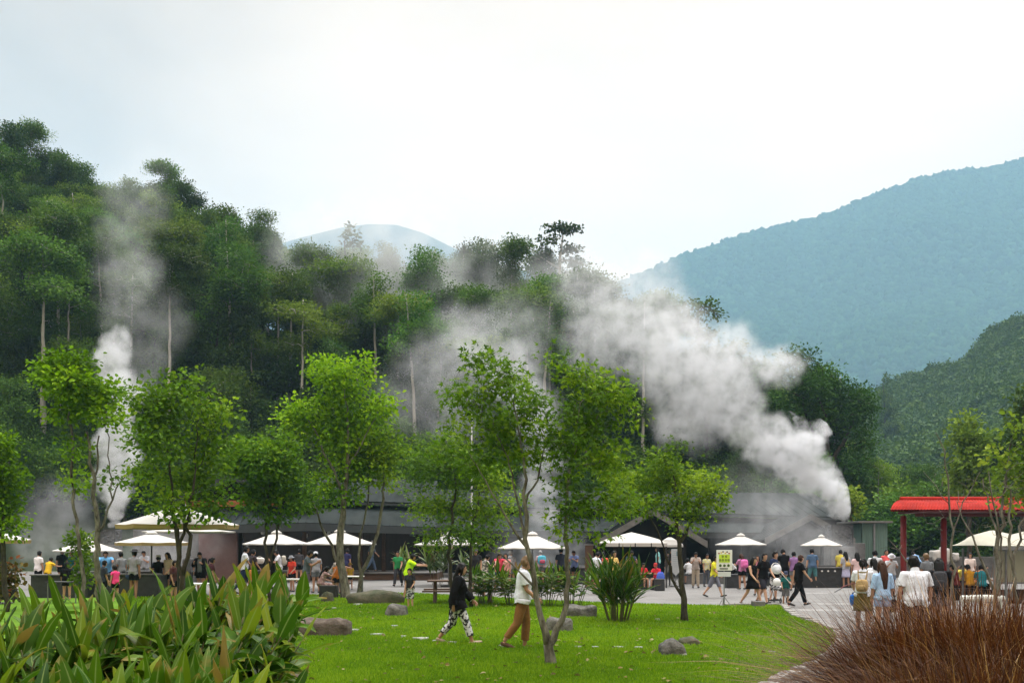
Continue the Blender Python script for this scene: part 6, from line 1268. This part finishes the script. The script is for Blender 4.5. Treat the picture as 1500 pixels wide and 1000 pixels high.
    for q in (-.2, .2): b.tube([(q, .30, .10), (q, -.05, .52), (q, -.42, 1.02)], .013, 6); b.tube([(q, -.32, .10), (q, .1, .5)], .013, 6)
    b.tube([(-.2, -.42, 1.02), (.2, -.42, 1.02)], .016, 6); b.build('frame', steel, r)
    for q in (-.22, .22):
        for y in (.30, -.32): b = MB(); a = np.linspace(0, 2 * math.pi, 17); b.tube([(q, y + .075 * math.cos(t), .095 + .075 * math.sin(t)) for t in a], .02, 6, cap=False); b.build('wheel', black_metal, r)
    person(1190, 46, 1.74, 3, 'person in a slate blue tee and teal shorts standing wide legged before the pool wall', (.07, .12, .20), (.07, .19, .21), .5, 'wide', leglen=.9, shoes=(.4, .36, .3), skin='l')
    P = person(1087, 44, 1.52, 20, 'person with a bright pink backpack left of the black dress', (.45, .20, .34), BLK, .6, 'carry', hair='b', long=.2)
    backpack(P, (.70, .17, .42), 'bright pink backpack beside the sign', (.36, .2, .42))
    person(1110, 39, 1.52, 160, 'person with dark hair half hidden behind the black dress', (.4, .15, .18), BLK, .5, 'stand', long=.2)
    person(1075, 46.5, 1.55, 90, 'person in a pale grey shirt bending over the black box right of the sign', (.42, .43, .43), BLK, .6, 'bend', hair='k', legs='pants')
    person(1046, 37.5, 1.55, -120, 'person in bright yellow with grey shorts hurrying past left of the sign', (.60, .58, .04), (.16, .17, .21), .6, 'walk', leglen=.95, skin='l')
    person(1035, 47, 1.48, -160, 'person in a pale yellow patterned tee left of the bright yellow one', (.55, .52, .20), (.09, .10, .12), .4, 'stand2', legs='pants', pat=(.5, .5, .4))
    person(1019, 45.5, 1.60, 175, 'person in beige with a red sash strap walking toward the camera', (.36, .31, .28), (.37, .32, .25), .5, 'phone', legs='pants', hem=.4)
    person(1010, 49.3, 1.62, 30, 'person in a white shirt seated on the ledge behind the beige one', (.56, .57, .59), GREY, .6, 'sit', hair='k')
    # people in the centre
    for (x, d, f, c, lab) in ((962, 44, 150, (.60, .025, .05), 'person in a bright red tee with a cap seated on the grey block'), (941, 45, 200, (.50, .03, .04), 'person in red seated left of the other red tee, head down')):
        person(x, d, 1.45, f, lab, c, BLK, .5, 'sit', hat=('cap', (.4, .05, .05)) if x == 962 else None)
        b = MB(); b.box((0, 0, .2), (.5, .42, .4)); p_ = GX(x, d); tag(b.build('stone_seat', stone_black, None, bevel=.02, loc=(p_.x, p_.y, .002)), 'dark block under the ' + ('capped' if x == 962 else 'head down') + ' seated person in red', 'stone seat')
    bag(GX(967.5, 43.4) + Vector((0, 0, .82)), (.34, .18, .55), (.08, .14, .55), 'royal blue bag standing beside the red tee with a cap', 0, .06)
    person(924, 44, 1.68, -170, 'person in a dark navy tee looking down under the white gazebo', (.035, .05, .085), BLK, .5, 'phone', skin='m')
    person(964, 57, 1.72, 90, 'person in a pale cyan shirt under the small two tiered canopy', (.30, .62, .62), NAVY, .5, 'stand', legs='pants')
    person(978, 50, 1.70, -90, 'person in dark clothes walking beside the information banner', (.06, .045, .04), (.17, .17, .16), .7, 'walk', legs='pants', shoes=(.5, .5, .5))
    P = person(872, 40, 1.66, -60, 'person in a white tee with a black shoulder strap right of the brown post', WHT, (.05, .05, .05), .5, 'phone')
    P = person(884, 43.5, 1.6, 20, 'person with an orange red backpack between the white and cream shirts', NAVY, BLK, .5, 'stand')
    backpack(P, (.65, .10, .06), 'orange red backpack between the white tee and the cream shirt', (.34, .2, .44))
    person(898, 40, 1.68, -140, 'person in a cream vest over an ochre tee behind the tall spiky plant', (.60, .42, .14), (.3, .28, .2), .5, 'stand2', loose=1.3)
    person(842, 48, 1.66, 150, 'person in a blue and grey striped top left of the brown post', (.10, .13, .25), BLK, .4, 'phone', skin='d')
    person(822, 46, 1.75, 10, 'person in a dark navy tee seen from behind before the middle steam', (.03, .035, .055), BLK, .5, 'stand')
    P = person(792, 50, 1.62, 15, 'person with grey hair carrying a cyan and red backpack in the steam', (.5, .35, .36), GREY, .5, 'stand', hair='g')
    backpack(P, (.10, .42, .55), 'cyan backpack in the steam under the bright white parasol', (.42, .22, .46), 0, .1, col2=(.45, .1, .15))
    person(749, 45, 1.66, 40, 'person with pale hair in a grey patterned shirt behind the walking man', (.34, .35, .36), GREY, .5, 'stand', hair='g', pat=(.2, .2, .22))
    person(730, 42, 1.60, -160, 'person in a pinkish red tee reaching out, left of the pale haired one', (.62, .06, .10), NAVY, .4, 'reach')
    person(741, 43, 1.55, 170, 'person in a salmon top between the pinkish red tee and the pale haired one', (.65, .30, .28), BLK, .4, 'stand', long=.2)
    person(710, 38, 1.58, -60, 'person with hair in a top knot and a striped top, behind the walking woman', (.45, .40, .36), BLK, .3, 'phone', bun=1, pat=(.05, .05, .05))
    person(697, 42, 1.76, 175, 'person in a black tee and grey cap behind the walking woman', (.025, .025, .028), BLK, .4, 'stand', hat=('cap', (.10, .10, .11)))
    person(583, 47, 1.64, 175, 'person in a green vest over a pale shirt on the path before the dark doorway', (.03, .22, .07), (.035, .035, .04), .4, 'walk2', legs='pants')
    person(597, 36.5, 1.62, -80, 'person in a fluorescent yellow tee reaching over the picnic table plants', (.52, .85, .02), NAVY, .6, 'reach', leglen=.8, loose=1.5, skin='m')
    person(601, 31.2, 1.20, 160, 'child in a dark tee and black and white patterned shorts at the picnic table', (.03, .03, .035), (.05, .05, .06), .5, 'stand2', leglen=1.0, bpat=(.55, .58, .6), shoes=(.35, .5, .52), skin='l')
    # under the pavilion and at the tables on the left
    person(544, 55.5, 1.70, -60, 'person in jeans and a white cap striding on the dark pavilion deck', (.10, .12, .15), (.08, .12, .20), .8, 'walk', legs='pants', hat=('cap', (.6, .6, .6)), base=.43)
    person(508, 50, 1.72, -30, 'person in a navy tee seen from behind right of the bright tree trunk', (.03, .03, .08), BLK, .5, 'stand')
    person(513, 44, 1.10, 180, 'child in a yellow top and straw hat right of the bright tree trunk', (.55, .36, .04), BLK, .5, 'stand', hat=('brim', (.36, .24, .05)))
    person(487, 40, 1.60, -120, 'person in an olive cap leaning over a white topped table', (.30, .27, .24), GREY, .5, 'bend', hat=('cap', (.09, .10, .03)))
    person(492, 38, 1.3, -20, 'child in an orange brown jacket left of the bright tree trunk', (.45, .15, .03), BLK, 1, 'reach', hair='b')
    person(469, 37, 1.55, -60, 'person with long dark hair in a pink floral dress seated on a dark stool', (.50, .36, .32), (.50, .36, .32), .5, 'sit2', long=.45, pat=(.28, .16, .16), bpat=(.28, .16, .16), legs='pants')
    person(463, 41, 1.62, 30, 'person in a white cap behind the pink floral dress', (.3, .3, .32), GREY, .5, 'stand', hat=('cap', WHT))
    person(449, 37, 1.74, -85, 'person in grey tee and mauve shorts looking down by the lawn edge', (.10, .12, .135), (.20, .15, .20), .5, 'phone', leglen=.8, skin='m')
    person(428, 42, 1.45, 150, 'person in a red top and grey hat behind the ginger leaves', (.55, .05, .03), BLK, .5, 'stand2', hat=('brim', (.22, .23, .25)))
    P = person(409, 43, 1.72, 110, 'person in a white tee looking at a phone under the left centre parasol', WHT, GREY, .5, 'phone')
    backpack(P, (.45, .42, .37), 'beige backpack on the white tee under the left centre parasol', (.3, .18, .42))
    person(438, 51, 1.68, 10, 'person in dark clothes in the shade behind the grey tee', (.05, .05, .055), BLK, .6, 'stand', hair='k')
    person(358, 40, 1.90, -70, 'tall person in a white tee with cropped hair walking right at left centre', WHT, NAVY, .5, 'walk', skin='d', legs='pants')
    P = person(369, 42, 1.72, -40, 'person in dark clothes carrying a white bundle behind the tall white tee', (.05, .04, .045), BLK, .5, 'carry')
    bag(P['hands'][0] + Vector((0, -.1, .22)), (.40, .25, .26), (.70, .66, .62), 'white bundle carried behind the tall white tee', .2, .05, 'bundle', 'bundle')
    person(371, 36, 1.25, 150, 'child in orange peeking over the ginger leaves below the white bundle', (.50, .20, .06), BLK, .5, 'stand2', hair='b')
    person(294, 39, 1.66, 180, 'person in an open black jacket over a grey top facing the camera', GREY, BLK, .5, 'phone', cardigan=BLK)
    person(309, 34.5, 1.50, -60, 'person with tied dark hair bowed over the ginger leaves right of the black jacket', (.06, .02, .025), BLK, .5, 'stand2', bun=2, skin='m')
    person(276, 42, 1.62, 20, 'person in grey behind the stems under the largest parasol', (.16, .16, .17), BLK, .5, 'stand', skin='l')
    person(247, 38, 1.64, 150, 'person with dark curly hair and sunglasses in a cream top under the parasols', (.50, .42, .34), BLK, .5, 'stand2', long=.18, skin='l')
    person(254, 33.5, 1.42, -100, 'person in dark maroon stooping below the curly haired one', (.07, .03, .03), BLK, .6, 'stand2')
    person(232, 38, 1.52, 20, 'person in a white cap and black top left of the curly haired one', BLK, BLK, .5, 'stand', hat=('cap', WHT))
    person(212, 46, 1.66, 180, 'faint person in pale grey deep in the steam beside the hat wearer', (.30, .31, .34), GREY, .6, 'phone')
    P = person(196, 36, 1.74, -15, 'person in a grey tee and dark brimmed hat with a strap across the back', (.21, .21, .22), BLK, .5, 'stand', hat=('brim', (.05, .05, .055)), skin='d')
    bag(P['pt'](np.array([-.17, -.06, 1.14])), (.2, .1, .16), NAVY, 'small dark sling bag on the hip of the person in the brimmed hat', 0, .30)
    person(178, 40, 1.64, 60, 'person with short dark hair in a grey top left of the brimmed hat', (.22, .23, .23), BLK, .5, 'stand')
    person(155, 40, 1.70, -160, 'large person in a sky blue tee under the small white parasol', (.14, .36, .62), NAVY, .6, 'reach', fat=1.3)
    person(169, 34.5, 1.22, 60, 'child in a hot pink vest below the sky blue tee', (.75, .06, .20), BLK, .3, 'stand', skin='l')
    person(151, 33.5, 1.42, -40, 'person in charcoal with bowed dark head in front of the sky blue tee', (.035, .04, .05), BLK, .6, 'stand2')
    person(98, 35.5, 1.30, 10, 'person dressed in black seated with back to the camera at the far left table', BLK, BLK, .8, 'stand', fat=1.2)
    person(91, 46, 1.72, 20, 'person in a black tee standing under the left rim of the small white parasol', BLK, BLK, .5, 'stand')
    person(106, 46, 1.62, 160, 'person in a teal top behind the loose shrub', (.03, .17, .21), (.2, .3, .4), .4, 'stand2')
    person(70, 42, 1.42, -20, 'child in a bright yellow tee at the far left pool wall', (.72, .45, .03), BLK, .4, 'reach')
    person(56, 42, 1.66, -25, 'person in a white tee holding a stick at the far left pool wall', (.66, .62, .63), BLK, .5, 'stand2')
    person(12, 35.5, 1.50, 120, 'person in a black and white dotted top seated at the left edge', BLK, (.3, .25, .22), .5, 'sit2', pat=(.5, .5, .5), skin='l')
    b = MB(); b.box((0, 0, .22), (.45, .45, .42)); p_ = GX(12, 35.5); tag(b.build('stool', dark_wood, None, bevel=.02, loc=p_), 'low dark stool under the dotted top at the left edge', 'stool')
    b = MB(); b.box((0, 0, .2), (.45, .45, .4)); p_ = GX(1010, 49.3); 
people()

# ------------------------------------------------------------------ steam
def steam(name, label, blobs, dens, seed, warp=1.2, nscale=.45, edge=.3, kmin=.12, step=1.0, cat='steam', group='steam over the hot spring'):
    """blobs: (x photo, y photo, distance, radius px, strength[, depth stretch])"""
    B = [(W(x, y, d), r * 1.22 * d / F, w) for (x, y, d, r, w) in blobs]
    mb = MB(); rm = np.mean([b[1] for b in B])
    for c, r, w in B: mb.ell(tuple(c), (r * 1.12,) * 3, 0, 18, 12)
    V, Nn, Q = solid(mb, max(.15, rm * .22)); b = MB(); lo = V.min(0); cen = (V.min(0) + V.max(0)) / 2; b.add(V - cen, Q)
    m, t = new_mat(name + '_vapour'); L = t.links
    tc = N(t, 'ShaderNodeTexCoord'); n1 = N(t, 'ShaderNodeTexNoise', i_Scale=nscale, i_Detail=5.0, i_Roughness=.58); L.new(tc.outputs['Object'], n1.inputs['Vector'])
    sub = N(t, 'ShaderNodeVectorMath', operation='SUBTRACT'); L.new(n1.outputs['Color'], sub.inputs[0]); sub.inputs[1].default_value = (.5, .5, .5)
    sc_ = N(t, 'ShaderNodeVectorMath', operation='MULTIPLY_ADD'); L.new(sub.outputs[0], sc_.inputs[0]); sc_.inputs[1].default_value = (warp * 2,) * 3; L.new(tc.outputs['Object'], sc_.inputs[2])
    acc = None
    for c, r, w in B:
        dn = N(t, 'ShaderNodeVectorMath', operation='DISTANCE'); L.new(sc_.outputs[0], dn.inputs[0]); dn.inputs[1].default_value = Vector(c) - Vector([float(v) for v in cen])
        f = N(t, 'ShaderNodeMapRange', interpolation_type='SMOOTHSTEP'); L.new(dn.outputs['Value'], f.inputs[0]); f.inputs[1].default_value = r; f.inputs[2].default_value = r * edge; f.inputs[3].default_value = 0; f.inputs[4].default_value = w
        acc = f.outputs[0] if acc is None else math_(t, 'MAXIMUM', acc, f.outputs[0])
    n2 = N(t, 'ShaderNodeTexNoise', i_Scale=nscale * 2.8, i_Detail=6.0, i_Roughness=.66); L.new(tc.outputs['Object'], n2.inputs['Vector'])
    k = N(t, 'ShaderNodeMapRange', interpolation_type='SMOOTHSTEP'); L.new(n2.outputs[0], k.inputs[0]); k.inputs[1].default_value = .34; k.inputs[2].default_value = .66; k.inputs[3].default_value = kmin; k.inputs[4].default_value = 1.6
    d = math_(t, 'MULTIPLY', math_(t, 'MULTIPLY', acc, k.outputs[0]), dens)
    p = N(t, 'ShaderNodeVolumePrincipled'); p.inputs['Color'].default_value = (.885, .905, .935, 1); p.inputs['Anisotropy'].default_value = .15; p.inputs['Density Attribute'].default_value = ''; L.new(d, p.inputs['Density'])
    out = N(t, 'ShaderNodeOutputMaterial'); L.new(p.outputs[0], out.inputs['Volume']); m.cycles.volume_step_rate = step
    o = b.build(name, m, None, loc=tuple(float(v) for v in cen)); tag(o, label, cat, group); return o
D = 57
steam('steam_plume', 'thick white steam plume drifting up and left from the rock cage beside the green shed', [(x, y, D + dd, r, w) for (x, y, dd, r, w) in (
    (1238, 762, 0, 9, 2.6), (1227, 742, 0, 17, 2.4), (1211, 716, 0, 24, 2.2), (1190, 694, .5, 31, 2), (1165, 672, .5, 36, 1.7), (1188, 642, 0, 25, 1.9), (1176, 618, 0, 14, 1.2), (1132, 652, 1, 38, .8), (1085, 612, 1, 42, .45), (1045, 570, 2, 60, .5), (1000, 525, 2, 68, .45), (1065, 530, 2, 56, .45), (1130, 535, 1, 38, .4), (955, 485, 3, 72, .26), (905, 455, 4, 72, .17), (945, 420, 4, 56, .13), (865, 420, 4, 60, .12), (1158, 540, 1, 28, .4), (1010, 610, 2, 56, .25), (880, 500, 3, 60, .14))], 1.2, 1, warp=1.45, nscale=.42, edge=.45, kmin=-.06)
D = 52.5
steam('steam_plume', 'narrow white steam column rising from the black rock basket at the left', [(x, y, D, r, w) for (x, y, r, w) in (
    (163, 768, 8, 2), (166, 750, 13, 2), (171, 727, 20, 1.8), (167, 702, 26, .9), (178, 672, 28, .85), (166, 642, 28, .8), (173, 612, 30, .75), (186, 582, 30, .7), (171, 552, 30, .75), (167, 524, 30, .75), (172, 508, 27, .6), (222, 515, 36, .05), (200, 560, 40, .06), (186, 450, 46, .06), (190, 400, 50, .07), (180, 340, 44, .055), (200, 290, 52, .045), (210, 245, 40, .02), (235, 470, 50, .035))], 1.35, 2, warp=.95, nscale=.45, edge=.5)
D = 60
steam('steam_plume', 'pale steam column behind the forked maple, spreading into thin veils', [(x, y, D, r, w) for (x, y, r, w) in (
    (795, 750, 26, .6), (790, 710, 30, .6), (793, 668, 34, .6), (787, 625, 36, .55), (778, 585, 42, .5), (745, 540, 62, .26), (690, 510, 66, .22), (640, 540, 66, .12), (668, 600, 60, .11), (760, 480, 60, .10), (600, 585, 60, .07))], .75, 3, warp=1.0, nscale=.4)
steam('mist', 'thin mist hanging in front of the right entrance gable and pool wall', [(1190, 800, 51, 52, .7), (1130, 775, 53, 56, .55), (1085, 785, 54, 52, .35), (1215, 815, 50, 44, .8), (1150, 735, 55, 64, .45), (1095, 725, 57, 64, .28), (1170, 830, 50, 40, .45), (1050, 725, 58, 50, .15)], .16, 4, warp=.8, nscale=.5)
steam('mist', 'thin mist drifting behind the parasols on the left', [(250, 805, 49, 50, .5), (215, 800, 49, 45, .5), (300, 800, 50, 40, .3), (180, 800, 49, 36, .3), (90, 745, 60, 56, .35), (60, 790, 60, 50, .4), (120, 790, 60, 40, .3)], .20, 5, warp=.9, nscale=.45)
steam('mist', 'thin mist under the bright white parasol in the middle', [(790, 815, 52, 44, .6), (830, 810, 52, 40, .5), (750, 810, 52, 36, .35), (800, 775, 53, 40, .4)], .22, 6, warp=.7, nscale=.5)
steam('mist', 'thin mist veiling the treetops on the forested ridge', [(470, 365, 100, 74, .7), (550, 370, 100, 84, .9), (630, 390, 100, 80, .9), (700, 420, 100, 84, .7), (560, 450, 98, 90, .55), (640, 480, 96, 90, .6), (760, 430, 100, 80, .5), (840, 420, 98, 70, .7), (620, 560, 90, 70, .6), (500, 335, 104, 56, .7), (580, 345, 104, 60, .8), (440, 370, 104, 60, .6), (470, 430, 100, 70, .4), (700, 520, 92, 80, .5)], .085, 7, warp=3.0, nscale=.12)
